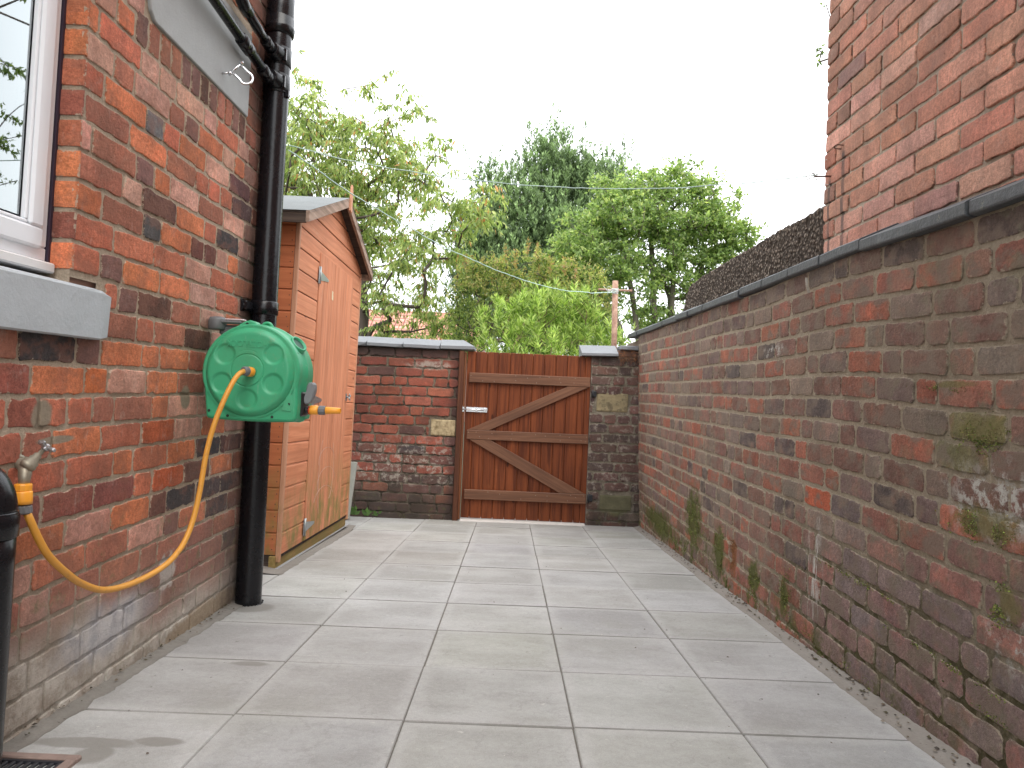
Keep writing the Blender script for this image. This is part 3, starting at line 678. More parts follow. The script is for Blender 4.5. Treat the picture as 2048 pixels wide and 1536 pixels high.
def moss():
    nr = np.random.default_rng(4); P_ = []; C_ = []
    spots = [(4.55, .02, .17, .17, 900), (4.3, -.08, .2, .12, 700), (3.98, -.04, .10, .12, 700), (3.42, -.07, .08, .08, 450), (3.03, .0, .05, .06, 300), (5.6, -.22, .6, .06, 700), (2.6, -.10, .35, .02, 260), (1.80, .73, .085, .035, 520), (1.80, .50, .10, .035, 300), (1.73, .33, .04, .04, 260),
             (3.75, -.02, .05, .12, 450), (4.9, -.2, .3, .05, 500), (1.95, .115, .22, .006, 160), (2.45, .20, .3, .006, 160), (1.6, .06, .2, .006, 120), (1.92, .845, .09, .005, 160)]
    for (y, z, ry, rz, n) in spots:
        for _ in range(int(n*2.6)):
            a, b = nr.normal()*ry*.6, nr.normal()*rz*.6
            Y, Z = y+a, z+b
            if mnoise.noise(Vector((Y*16, Z*16, 3))) < -.05: continue
            P_.append((1.165-rlean(Y, Z)-.004-nr.uniform(0, .003), Y, max(Z+rdip(Y, Z), gz(1.15, Y)+.012)))
            rusty = abs(y-3.75) < .01
            C_.append(np.array([(.20, .085, .03), (.26, .12, .04)][nr.integers(2)] if rusty else [(.07, .085, .02), (.13, .17, .035), (.21, .26, .055), (.17, .15, .045)][nr.integers(4)])*nr.uniform(.7, 1.3))
    P_ = np.array(P_); n = len(P_); V = []; 
    d = nr.normal(size=(n, 3)); d[:, 0] = -np.abs(d[:, 0])*.6; d /= np.linalg.norm(d, axis=1, keepdims=True); s_ = np.cross(d, nr.normal(size=(n, 3))); s_ /= np.linalg.norm(s_, axis=1, keepdims=True)
    L = nr.uniform(.003, .0075, (n, 1)); b = P_; V = np.stack([b, b+d*L*.5+s_*L*.3, b+d*L, b+d*L*.5-s_*L*.3], 1).reshape(-1, 3)
    s = NT('moss'); m = s.done(s.attr('col').outputs['Color'], .9)
    o = raw_mesh('moss', V, np.arange(4*n).reshape(n, 4), m, None, np.repeat(np.array(C_), 4, axis=0)); tag(o, 'moss growing in the joints of the right garden wall', 'moss', kind='stuff')
    # crumbs and bits of leaf along the foot of both walls
    P_ = []; C_ = []; S_ = []
    for _ in range(420):
        if nr.random() < .84: x = 1.155-abs(nr.normal())*.028
        else: x = -1.152+abs(nr.normal())*.014
        y = nr.uniform(1.2, 6.3 if x > 0 else 3.1); P_.append((x, y, gz(x, y)+.016-.011*min(1, abs(abs(x)-1.155)/.05))); C_.append([(.05, .04, .03), (.12, .09, .06), (.22, .19, .15), (.07, .06, .03)][nr.integers(4)]); S_.append(nr.uniform(.002, .007))
    for _ in range(70): x = nr.uniform(-1.0, 1.05); y = nr.uniform(1.5, 6.2); P_.append((x, y, gz(x, y)+.0012)); C_.append([(.06, .05, .04), (.5, .48, .44), (.10, .07, .05)][nr.integers(3)]); S_.append(nr.uniform(.0015, .004))
    V = []; Fc = []
    for p, q in zip(P_, S_):
        i0 = len(V); p = np.array(p); a = nr.uniform(0, 6.28)
        for k in range(4): V.append(p+np.array([math.cos(a+k*1.57)*q*nr.uniform(.6, 1.5), math.sin(a+k*1.57)*q*nr.uniform(.6, 1.5), nr.uniform(-.0005, .001)]))
        V.append(p+np.array([0, 0, q*.7])); 
        for k in range(4): Fc.append((i0+k, i0+(k+1) % 4, i0+4, i0+4))
    Fc = [(a, b, c) for a, b, c, _ in Fc]
    o = raw_mesh('grit', V, Fc, m, None, np.repeat(np.array(C_), 5, axis=0)); tag(o, 'crumbs of mortar and leaf lying on the paving along the walls', 'grit', kind='stuff')
moss()

# ---- rough clinker block wall behind it
def clinker():
    s = NT('clinker_block'); vo = s.n('ShaderNodeTexVoronoi'); vo.inputs['Scale'].default_value = 48; s.set(vo.inputs['Vector'], s.vadd(s.pos, s.scl(s.noise(30, 3, .6, col=True), .02, .02, .02)))
    d = vo.outputs['Distance']; n = s.noise(40, 5, .75)
    c = s.mix(s.mr(d, .1, .55), (.34, .28, .225), (.07, .056, .045)); c = s.mix(s.mr(n, .58, .72, 0, .8), c, (.31, .26, .20)); c = s.mix(s.mr(s.noise(3, 4, .6), .4, .65, 0, .35), c, (.06, .05, .045))
    h = s.math('SUBTRACT', s.math('MULTIPLY', n, .8), s.math('MULTIPLY', d, 1.6))
    m = s.done(c, .95, nrm=s.bump(h, .012), spec=.1)
    V = []; Fc = []; 
    x0, ya, yb, z0, z1 = 1.37, 3.06, 5.98, 1.25, 1.672
    ny, nz = 420, 64
    def top(y): return z1 + .018*mnoise.noise(Vector((y*1.6, 3, 0))) - .20*smooth01((y-5.72)/.26)*.9 - .02*smooth01((y-5.4)/.3)
    for side in range(1):
        for i in range(ny+1):
            y = ya+(yb-ya)*i/ny; T = top(y)
            for j in range(nz+1):
                t = j/nz
                if t < .62: x, z = x0, z0+(T-z0)*t/.62
                else: x, z = x0+.20*(t-.62)/.38, T-.02*smooth01((t-.62)/.38)
                p = Vector((x, y, z)); n_ = mnoise.fractal(p*30, 1.0, 2.0, 3)*1.5+.9*mnoise.noise(p*70)
                if t < .62: x -= .0055*n_; z += .002*n_
                else: z += .0065*n_
                V.append((x, y, z))
    for i in range(ny):
        for j in range(nz): a = i*(nz+1)+j; Fc.append((a, a+1, a+nz+2, a+nz+1))
    root = empty('block_wall', (1.47, 4.5, 1.2), 'dark rough clinker block wall standing behind the coping on the right', 'block wall')
    raw_mesh('blockwork', V, Fc, m, root)
    mb = MB(); mb.box((1.372+.01, 3.07, -.6), (1.57, 5.90, 1.60)); mb.box((1.384, 5.88, -.6), (1.568, 5.97, 1.42)); mb.build('core', m, root)
clinker()

# ================================================================== right house
def house_right():
    root = empty('brick_house', (1.30, 2, -.3), 'pinkish red brick side wall of the tall neighbouring house above the right garden wall', 'house')
    def P(u, v, w): return (1.30-w+.002*mnoise.noise(Vector((u*2, v*2, 7))), u, v)
    rnd = random.Random(31)
    ph = lambda r: .118+.016 if r % 2 else 0.016
    out = []; ch = .075; v = 1.2375; r = 0
    while v < 4.2:
        u = 3.08; L0 = .104 if r % 2 else .2275
        while u > .7:
            L = L0 if u == 3.08 else .2375; L0 = .2375
            if rnd.random() < .03: L = .1187
            out.append((r, u-L+(.005 if u == 3.08 else .005), u-(.0 if u == 3.08 else .005), v+.005, v+ch-.005)); u -= L
        v += ch; r += 1
    def colf(r, u, v, L):
        if L < .11: return pick(rnd, [(3, (.30, .17, .13)), (2, (.36, .17, .12))])
        return pick(rnd, [(6, (.53, .275, .20)), (3, (.57, .32, .25)), (2, (.49, .235, .165)), (.5, (.34, .20, .175)), (1.2, (.48, .29, .245))])
    def ov(s):
        y, z = s.xyz()[1], s.xyz()[2]
        def streak(yc, zt, w):
            d = s.math('ABSOLUTE', s.math('SUBTRACT', y, yc)); m = s.mr(d, w, w*.5)
            return s.math('MULTIPLY', s.math('MULTIPLY', m, s.mr(z, zt+.01, zt-.02)), s.mr(s.noise(14, 4, .6, s.scl(s.pos, 1, 1, .3)), .2, .55, .35, .85))
        st = vmax(s, streak(2.905, 1.80, .017), streak(3.03, 1.715, .014))
        gr = s.math('MULTIPLY', s.mr(s.noise(3.0, 5, .6), .52, .68), .28)
        return [(gr, (.29, .20, .16)), (st, (.10, .085, .08))]
    mats = brick_mats('house_right', (.50, .43, .34), ov, bloom=.34, speck_amt=.2, edge_thr=1.15, mottle=.25, mot=(.37, .22, .17), crack=.6)
    brick_mesh('wall', P, out, colf, rnd, mats, root, proud=.006, jit=.0014, mortar_rects=[(.7, 3.078, 1.2, 4.2)])
    mb = MB(); mb.box((1.312, -1.6, -.6), (1.6, 3.074, 5.6)); mb.box((1.302, -1.6, 4.203), (1.311, 3.07, 5.6)); mb.build('inner_leaf', plain('house_core_right', (.38, .19, .13), .9, var=.3, nscale=6), root)
    rust = plain('rusty_iron', (.11, .045, .03), .8, var=.4, bump=.001)
    # iron ring and hook in the wall
    t = empty('wall_hook', (1.30, 2.92, 1.81), 'small rusty iron loop fixed in the house brickwork above the streaks', 'hook')
    mb = MB(); mb.tube([(1.31, 2.905, 1.815), (1.285, 2.907, 1.818), (1.272, 2.915, 1.822), (1.266, 2.930, 1.819), (1.272, 2.935, 1.812), (1.295, 2.925, 1.808)], .0026, 8); mb.build('loop', rust, t)
    t = empty('wall_hook', (1.30, 3.03, 1.73), 'rusty spike in the house corner tied with frayed line ends', 'hook')
    mb = MB(); mb.tube([(1.31, 3.01, 1.722), (1.275, 3.025, 1.725), (1.235, 3.05, 1.73)], .004, 8); mb.build('spike', rust, t)
house_right()

# ================================================================== back wall, pier
MORT_B = (.235, .20, .15)
def wall_back():
    rnd = random.Random(41)
    def P(u, v, w): return (u, 6.40-w+.006*mnoise.noise(Vector((u*3, v*3, 2))), v+.006*mnoise.noise(Vector((u*2.1, v*2, 5))))
    def ov(s):
        x, _, z = s.xyz()
        n = s.noise(21, 6, .75)
        eff = s.math('MULTIPLY', s.math('MULTIPLY', s.mr(z, .42, .15), s.mr(z, -.15, .0)), s.mr(n, .50, .60))
        eff = vmax(s, s.math('MULTIPLY', eff, s.mr(x, .2, -.6, .35, 1)), s.math('MULTIPLY', s.mr(x, .6, .7), s.mr(n, .53, .62, 0, .7)), s.math('MULTIPLY', s.blob((-.72, 6.4, .96), (.25, .2, .05), .6, .6, 18), s.mr(n, .42, .5)))
        dark = s.math('MULTIPLY', s.mr(z, -.02, -.3), s.mr(s.noise(7, 5, .6), .3, .6, .2, .75))
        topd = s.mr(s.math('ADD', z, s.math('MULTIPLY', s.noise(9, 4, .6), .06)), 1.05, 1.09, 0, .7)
        post_shade = s.math('MULTIPLY', s.math('MULTIPLY', s.mr(x, -.56, -.50), s.mr(x, .2, .1)), .55)  # gate post's shadow on the wall, painted into the brick and mortar colour
        moss = s.math('MULTIPLY', s.mr(s.noise(13, 5, .7), .57, .66, 0, .6), s.mr(z, -.1, -.3))
        ms2 = s.math('MULTIPLY', s.blob((.93, 6.4, -.2), (.16, .2, .10), .5, .7, 14), .6)
        return [(s.math('MULTIPLY', eff, .7), (.43, .39, .33)), (dark, (.05, .042, .034)), (topd, (.05, .038, .033)), (post_shade, (.045, .032, .03)), (moss, (.10, .11, .04)), (ms2, (.13, .14, .065))]
    stone = NT('sandstone'); n = stone.noise(22, 5, .7)
    ms = stone.done(stone.mix(stone.mr(n, .35, .65), (.20, .15, .075), (.47, .38, .23)), .9, nrm=stone.bump(n, .008))
    # left length
    root = empty('garden_wall', (-1.3, 6.5, -.37), 'red brick garden wall with grey saddle coping to the left of the wooden gate', 'garden wall')
    br = lay_rows(-2.6, -.468, -.495, 1.104, .0842, (.236, .118), rnd, joint=.013)
    def trim(br, hole):
        o = []
        for (r, a, b, c, d) in br:
            ha, hb, hc, hd = hole
            if min(d, hd)-max(c, hc) > .03 and b > ha and a < hb:
                if a < ha-.03: b = ha-.008
                elif b > hb+.03: a = hb+.008
                else: continue
            o.append((r, a, b, c, d))
        return o
    br = trim(br, (-.70, -.46, .345, .495))
    def colf(r, u, v, L):
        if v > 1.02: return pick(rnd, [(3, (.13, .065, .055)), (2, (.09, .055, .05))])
        if v > .35: c = pick(rnd, [(6, (.27, .085, .055)), (3, (.22, .072, .05)), (1, (.11, .06, .05)), (1, (.32, .11, .07))])
        elif v > -.02: c = pick(rnd, [(4, (.27, .085, .06)), (2, (.17, .08, .065)), (.6, (.07, .06, .06))])
        else: c = pick(rnd, [(3, (.12, .072, .06)), (2, (.085, .062, .055)), (1, (.2, .085, .06))])
        return c
    mats = brick_mats('back_wall', MORT_B, ov, bloom=.2, edge_thr=.9, bump=.002, dirt=.75, mottle=.4, mot=(.14, .07, .055), crack=.7)
    brick_mesh('brickwork', P, br, colf, rnd, mats, root, proud=.011, jit=.003, rad=.010, mortar_rects=[(-2.6, -.468, -.495, 1.104)])
    mb = MB(); mb.box((-2.6, 6.412, -.6), (-.47, 6.63, 1.10)); mb.build('inner_leaf', plain('back_core', (.17, .09, .07), .9, var=.3), root)
    mb = MB(); mb.box((-.692, 6.385, .348), (-.475, 6.45, .490), .012, seg=2); mb.build('stone_block', ms, root)
    s = NT('grey_coping'); n = s.noise(50, 5, .7); n2 = s.noise(6, 4, .6)
    c = s.mix(n2, (.155, .165, .18), (.23, .24, .25)); c = s.mix(1, c, s.mix(n, (.85, .85, .85), (1.15, 1.15, 1.15)), 'MULTIPLY'); c = s.mix(s.mr(s.noise(34, 5, .7), .7, .76, 0, .8), c, (.5, .5, .45))
    mc = s.done(c, .6, nrm=s.bump(s.math('ADD', n, s.noise(11, 3, .6)), .003), spec=.4)
    xs = [-2.56, -2.24, -1.92, -1.60, -1.282, -.964, -.640, -.334]
    for a, b in zip(xs, xs[1:]):
        hip = b > -.4; mb = MB(); rr = []; dz = rnd.uniform(-.003, .003); tl = rnd.uniform(-.008, .008)
        for k in range(7):
            t = k/6; x = a+.004+(b-a-.008)*t; q = lambda i: .002*mnoise.noise(Vector((x*22, i*2.7, 1)))
            z = 1.106+dz+tl*(t-.5); xt = min(x, -.445) if hip else x+.02*(t-.5)
            chip = .012 if (k == 6 and a < -1.2) else 0
            rr.append([(x, 6.375, z+q(0)), (x, 6.355+q(1)+chip, z+.004+q(5)), (x, 6.355+q(1), z+.030+q(2)), (xt, 6.47, z+.088+q(3)), (xt, 6.55, z+.088), (x, 6.66, z+.030), (x, 6.66, z)])
        mb.loft(rr, smooth=False); mb.build('coping_stone', mc, root)
    # pier
    root = empty('brick_pier', (.93, 6.5, -.37), 'dark brown brick pier with tilted grey coping between the gate and the right wall', 'brick pier')
    br = lay_rows(.692, 1.17, -.495, 1.104, .0842, (.236, .118), rnd, joint=.014)
    br = trim(br, (.74, 1.03, .615, .79)); br = trim(br, (.80, 1.09, -.24, -.10))
    def colf2(r, u, v, L): return pick(rnd, [(4, (.115, .07, .062)), (3, (.085, .06, .056)), (2, (.15, .085, .07)), (1, (.2, .16, .13))])
    mats2 = brick_mats('pier', (.24, .215, .165), ov, bloom=.35, edge_thr=.72, bump=.002, dirt=.4, mottle=.5)
    brick_mesh('brickwork', P, br, colf2, rnd, mats2, root, proud=.009, jit=.003, rad=.010, mortar_rects=[(.692, 1.17, -.495, 1.104)])
    mb = MB(); mb.box((.694, 6.412, -.6), (1.17, 6.63, 1.10)); mb.box((.90, 6.41, 1.10), (1.15, 6.62, 1.165), .01); mb.build('inner_leaf', plain('pier_core', (.12, .075, .06), .9, var=.35), root)
    mb = MB(); mb.box((.745, 6.392, .618), (1.025, 6.45, .787), .014, seg=2); mb.build('stone_block', plain('yellow_stone', (.27, .225, .13), .95, var=.4, nscale=14, bump=.006, bscale=40, spots=((.08, .07, .045), 20, .5, .6)), root)
    mb = MB(); mb.box((.805, 6.393, -.238), (1.085, 6.45, -.102), .014, seg=2); mb.build('stone_block', plain('green_stone', (.11, .105, .06), .95, var=.5, nscale=12, bump=.006, bscale=40), root)
    mb = MB()
    m = Matrix.Translation((.60, 6.35, 1.10)) @ Matrix.Rotation(R(-1.2), 4, 'Y')
    rr = []
    for k in range(5):
        x = .318*k/4; q = lambda i: .0018*mnoise.noise(Vector((x*22, i*2.7, 8)))
        rr.append([m @ Vector(p) for p in [(x, .012, q(0)), (x, 0, .003), (x, 0, .024+q(1)), (x-.012, .14, .100+q(2)), (x-.012, .20, .100), (x, .28, .03), (x, .28, 0)]])
    mb.loft(rr, smooth=False); mb.build('coping_stone', mc, root)
    mb = MB(); mb.box((.935, 6.38, 1.168), (1.10, 6.60, 1.205), .006); mb.build('coping_stone', mc, root)
    # dry roots
    V = []; Fc = []; r_ = random.Random(2); mb = MB()
    for k in range(90):
        p = Vector((r_.uniform(.93, 1.09), r_.uniform(6.33, 6.40), r_.uniform(1.06, 1.15))); pts = [p]
        d = Vector((r_.gauss(0, 1), r_.gauss(0, .4), r_.gauss(0, .7))).normalized()
        for q in range(4): d = (d+Vector((r_.gauss(0, .6), r_.gauss(0, .4), r_.gauss(-.1, .6)))).normalized(); pts.append(pts[-1]+d*.014)
        mb.tube(pts, .0011, 4, False)
    o = mb.build('dry_moss', plain('dry_roots', (.24, .10, .04), .9, var=.5)); tag(o, 'tangle of dry orange moss hanging on the pier top beside the right wall', 'plant')
wall_back()

# ================================================================== black pipes
def blackpaint(name, r=.28): 
    s = NT(name); n = s.noise(35, 4, .6, s.obj); h = s.math('ADD', n, s.math('MULTIPLY', s.noise(8, 3, .5, s.obj), 1.5))
    c = s.mix(s.mr(s.noise(60, 5, .7, s.obj), .66, .74, 0, .35), (.006, .006, .008), (.03, .03, .032))
    return s.done(c, s.mix(n, (r-.10,)*3, (r+.06,)*3), nrm=s.bump(h, .0007), spec=.38)
BLK = blackpaint('black_gloss_paint')
def soil_pipe():
    cx, cy = -1.100, 3.195
    root = empty('soil_pipe', (cx, cy, -.19), 'tall black painted soil pipe standing at the corner of the left brick house', 'soil pipe')
    mb = MB()
    pts = [(0, .0565), (.025, .0545), (.05, .0545), (2.60, .0545)]
    mb.lathe((cx, cy, -.205), (.0, .0, 1), [(0, .0545), (.01, .0575), (.03, .0545)] + [(.03+.35*k, .0545) for k in range(1, 8)] + [(2.655, .0545)], 48)
    # drops of old paint and mortar round the foot
    r_ = random.Random(4)
    for k in range(26):
        a = 2*math.pi*k/26; rr = .057+r_.uniform(-.002, .005); c = Vector((cx+rr*math.cos(a), cy+rr*math.sin(a), -.193))
        rs = bmesh.ops.create_icosphere(mb.bm, subdivisions=1, radius=r_.uniform(.004, .010), matrix=Matrix.Translation(c) @ Matrix.Diagonal((1, 1, .7, 1)))
    mb.build('pipe', BLK, root)
    # collar with lugs at reel height
    def ring(z, h, r, name):
        mb = MB(); mb.lathe((cx, cy, z), (0, 0, 1), [(0, .0545), (.003, r-.002), (.005, r), (h-.005, r), (h-.003, r-.002), (h, .0545)], 48)
        return mb
    mb = ring(1.055, .062, .0595, 'collar'); mb.box((-1.156, 3.06, 1.066), (-1.128, 3.16, 1.106), .006); mb.box((-1.156, 3.05, 1.060), (-1.145, 3.085, 1.112), .004); mb.tube([(-1.150, 3.068, 1.086), (-1.136, 3.068, 1.086)], .009, 10)
    mb.build('wall_collar', BLK, root)
    # upper fitting: socket, swept branch joints
    mb = MB(); mb.lathe((cx, cy, 2.30), (0, 0, 1), [(0, .0545), (.004, .062), (.03, .066), (.036, .0665), (.04, .0635), (.075, .0635), (.079, .060), (.084, .060), (.12, .0595), (.30, .0595)], 48); mb.build('socket', BLK, root)
    mb = MB(); mb.tube([(cx, cy, 2.45), (cx, cy, 2.55), (cx+.004, cy-.008, 2.62), (cx+.004, cy-.06, 2.74), (cx, cy-.12, 2.85), (cx, cy-.14, 2.95), (cx, cy-.14, 4.9)], .0565, 32); mb.build('upper_pipe', BLK, root)
    for z, nm in ((2.085, 0), (2.205, 1)):
        mb = ring(z-.045, .085, .0585, ''); 
        # strap saddle: ears and a boss
        mb.lathe((cx+.004, cy-.04, z), (-.05, -1, .06), [(0, .045), (.012, .043), (.030, .036), (.048, .031), (.052, .027)], 28)
        mb.box((cx+.040, cy-.052, z-.030), (cx+.052, cy-.036, z+.022), .002)
        mb.build('strap_boss', BLK, root)
    mb = ring(2.036, .012, .0605, ''); mb.box((cx+.048, cy-.030, 2.020), (cx+.064, cy-.008, 2.054), .002); mb.build('clamp_band', BLK, root)
    # two waste pipes running along the wall
    def waste(y_end, z_end, slope, r, couplers, yst):
        mb = MB(); x = -1.105
        P_ = lambda y: Vector((x+.008*(y_end-y)/.8*0, y, z_end+slope*(y_end-y)))
        mb.tube([P_(y_end), P_(yst)], r, 24)
        for yc, L in couplers:
            a = P_(yc+L/2); b = P_(yc-L/2); d = b-a
            mb.tube([a, a+d*.04, a+d*.06, a+d*.45, a+d*.5, a+d*.55, a+d*.94, a+d*.96, b], [r, r+.003, r+.0055, r+.0055, r+.003, r+.0055, r+.0055, r+.003, r], 24)
        return mb
    waste(3.14, 2.072, .055, .0205, [(2.83, .10), (3.07, .11)], 1.0).build('waste_pipe', BLK, root)
    mb = waste(3.13, 2.205, .055, .0185, [(3.07, .07)], 2.80)
    x = -1.105; z0 = 2.205+.055*.33
    mb.tube([(x, 2.84, z0), (x, 2.79, z0+.004), (x, 2.765, z0+.012), (x, 2.755, z0+.03), (x, 2.752, z0+.06), (x, 2.752, z0+1.4)], [.024, .0245, .025, .025, .0245, .0185], 24)
    mb.build('waste_pipe', BLK, root)
soil_pipe()

def stub_pipe():
    cx, cy, r = -1.098, 1.558, .0545
    root = empty('waste_pipe', (cx, cy, -.1), 'short black waste pipe with a rounded elbow rising from the drain at lower left', 'waste pipe')
    mb = MB(); mb.lathe((cx, cy, -.14), (0, 0, 1), [(0, r)]+[(.1*k, r) for k in range(1, 6)]+[(.575, r)], 48); mb.build('pipe', BLK, root)
    mb = MB(); mb.lathe((cx, cy, .415), (0, 0, 1), [(0, r), (.003, r+.004), (.048, r+.004), (.051, r+.0015), (.053, r+.0015), (.056, r)], 48); mb.build('collar', BLK, root)
    mb = MB(); pts = [(cx, cy, .46)]+[(cx-.06*(1-math.cos(a)), cy-.0*math.sin(a), .475+.060*math.sin(a)) for a in [math.pi/2*k/10 for k in range(11)]]+[(-1.17, cy, .535)]
    mb.tube(pts, r*.97, 40); mb.build('elbow', BLK, root)
stub_pipe()

# ---- drain grate bottom left
def grate():
    root = empty('drain_grate', (-1.06, 1.58, -.1), 'black slotted drain grate in a red tile surround at the foot of the waste pipe', 'drain')
    m = Matrix.Translation((-1.055, 1.585, gz(-1.055, 1.585)+.004)) @ Matrix.Rotation(-.0589, 4, 'X')
    red = plain('red_tile', (.23, .165, .14), .8, var=.35, nscale=30, bump=.002); blk = plain('cast_iron', (.012, .013, .018), .45, bump=.001)
    mb = MB()
    for a, b in (((-.115, .085), (.115, .108)), ((-.115, -.108), (.115, -.085)), ((.092, -.0845), (.115, .0845)), ((-.115, -.0845), (-.092, .0845))):
        mb.box((*a, -.02), (*b, .006), .003, m)
    mb.build('surround', red, root)
    mb = MB(); mb.box((-.0915, -.0845, -.03), (.0915, .0845, -.012), 0, m); mb.build('gully', plain('gully_black', (.006, .006, .009), .3), root)
    mb = MB(); mb.box((-.090, .074, -.010), (.090, .083, .002), .001, m); mb.box((-.090, -.083, -.010), (.090, -.074, .002), .001, m)
    for k in range(11):
        x = -.085+.017*k; mm = m @ Matrix.Translation((x, 0, 0)) @ Matrix.Rotation(R(0), 4, 'Z'); mb.box((-.004, -.074, -.009), (.004, .074, .001), .001, mm)
    mb.build('grille', blk, root)
grate()

# ================================================================== tap, hose and reel
ORG = plain('orange_plastic', (.86, .36, .035), .38, var=.05, nscale=8); HOSE = None
GRYP = plain('grey_plastic', (.14, .145, .155), .45, var=.12); BRS = plain('tarnished_brass', (.30, .27, .21), .5, .6, var=.25, nscale=40, bump=.0008)
CHR = plain('worn_chrome', (.42, .42, .43), .35, .85, var=.3, nscale=60, spots=((.12, .08, .07), 50, .56, .7))
def tapset():
    T = Vector((-1.118, 1.70, .0)); x0, y0 = -1.118, 1.70
    root = empty('garden_tap', (-1.155, 1.71, .54), 'tarnished brass garden tap on the brick wall above an orange hose connector', 'tap')
    mb = MB()
    mb.tube([(-1.165, 1.735, .556), (-1.150, 1.728, .553), (-1.130, 1.715, .546), (-1.122, 1.706, .538), (-1.120, 1.702, .522), (-1.120, 1.700, .500)], [.013, .013, .0135, .0145, .0125, .0105], 20)
    mb.lathe((-1.160, 1.733, .555), (.9, -.5, -.1), [(0, .020), (.004, .020), (.006, .013)], 20)
    mb.build('body', BRS, root)
    ax = Vector((.42, .50, .76)).normalized(); b = Vector((-1.123, 1.706, .546))
    mb = MB(); mb.lathe(b, ax, [(0, .015), (.008, .0185), (.012, .0185), (.013, .0165), (.022, .0165), (.023, .012), (.030, .012), (.031, .0095), (.040, .009), (.042, .0055), (.060, .005)], 24); mb.build('headgear', BRS, root)
    c = b+ax*.060; u = ax.orthogonal().normalized(); v = ax.cross(u)
    u, v = (u*math.cos(.7)+v*math.sin(.7)), (v*math.cos(.7)-u*math.sin(.7))
    mb = MB()
    mb.lathe(c-ax*.006, ax, [(0, .006), (.003, .0085), (.014, .008), (.017, .003)], 16)
    for d in (u, -u, v, -v): mb.tube([c+ax*.003, c+ax*.004+d*.012, c+ax*.005+d*.019, c+ax*.005+d*.024], [.005, .0042, .0055, .004], 10)
    mb.build('cross_handle', CHR, root)
    # the orange screw connector and the hose
    h = empty('garden_hose', (-1.118, 1.70, .47), 'yellow orange garden hose drooping along the brick wall between tap and green reel', 'hose')
    mb = MB(); prof = [(0, .011), (.001, .0175), (.004, .0185), (.016, .0185), (.0175, .0172)]
    mb.lathe((-1.119, 1.698, .512), (.02, -.03, -1), prof, 12, False); mb.lathe((-1.1187, 1.6975, .4945), (.05, -.03, -1), [(0, .0185), (.003, .020), (.022, .0205), (.030, .0200), (.031, .015)], 24); mb.build('tap_connector', ORG, h)
    for k in range(8):
        pass
    mb = MB(); n = 24; rings = []
    for hh, r_ in ((0, .0165), (.003, .0195), (.017, .0195), (.020, .0160)):
        rings.append([(-1.117+.14*hh+(r_*(1 if k % 2 else .93))*math.cos(2*math.pi*k/n), 1.697+(r_*(1 if k % 2 else .93))*math.sin(2*math.pi*k/n), .463-hh) for k in range(n)])
    mb.loft(rings, smooth=False); mb.build('hose_collar', GRYP, h)
    def ctr(x, y, Y):   # photograph point at depth Y
        d = r2*((x-1024)/F) + d2*((y-PPY)/F) + f2; t = Y/d.y; p = Vector((0, 0, CH))+d*t; return p
    key = [(52, 1022, 1.70), (60, 1040, 1.70), (78, 1080, 1.72), (100, 1115, 1.755), (135, 1148, 1.825), (165, 1168, 1.90), (205, 1180, 1.99), (250, 1172, 2.09), (300, 1150, 2.20), (340, 1122, 2.29), (368, 1085, 2.36), (386, 1040, 2.40), (400, 980, 2.42), (412, 910, 2.435), (428, 850, 2.45), (448, 800, 2.47), (466, 764, 2.50), (478, 748, 2.53), (489, 742, 2.57)]
    P_ = [ctr(*k) for k in key]
    pts = []
    for i in range(len(P_)-1):      # Catmull-Rom
        a = P_[max(i-1, 0)]; b_ = P_[i]; c_ = P_[i+1]; d_ = P_[min(i+2, len(P_)-1)]
        for k in range(5):
            t = k/5; pts.append(.5*((2*b_)+(c_-a)*t+(2*a-5*b_+4*c_-d_)*t*t+(3*b_-a-3*c_+d_)*t*t*t))
    pts.append(P_[-1])
    s = NT('hose_rubber'); c = s.mix(s.noise(6, 4, .6), (.60, .27, .035), (.72, .35, .06)); c = s.mix(s.mr(s.noise(45, 6, .75), .54, .68, 0, .55), c, (.34, .18, .06)); c = s.mix(s.mr(s.noise(120, 4, .7), .60, .7, 0, .4), c, (.62, .42, .20)); m = s.done(c, .42, spec=.45)
    mb = MB(); mb.tube(pts, .0088, 18); mb.build('hose', m, h)
    # connector at the hub of the reel
    e = P_[-1]; d = (P_[-1]-P_[-3]).normalized(); d = Vector((.35, .93, -.06)).normalized()
    mb = MB(); mb.lathe(e-d*.008, d, [(0, .009), (.001, .0135), (.006, .0165), (.020, .0175), (.021, .0150)], 20, False); mb.build('hose_collar', GRYP, h)
    mb = MB(); mb.lathe(e+d*.0125, d, [(0, .0165), (.004, .0175), (.022, .0175), (.026, .0165), (.028, .011)], 24); mb.build('reel_connector', ORG, h)
tapset()

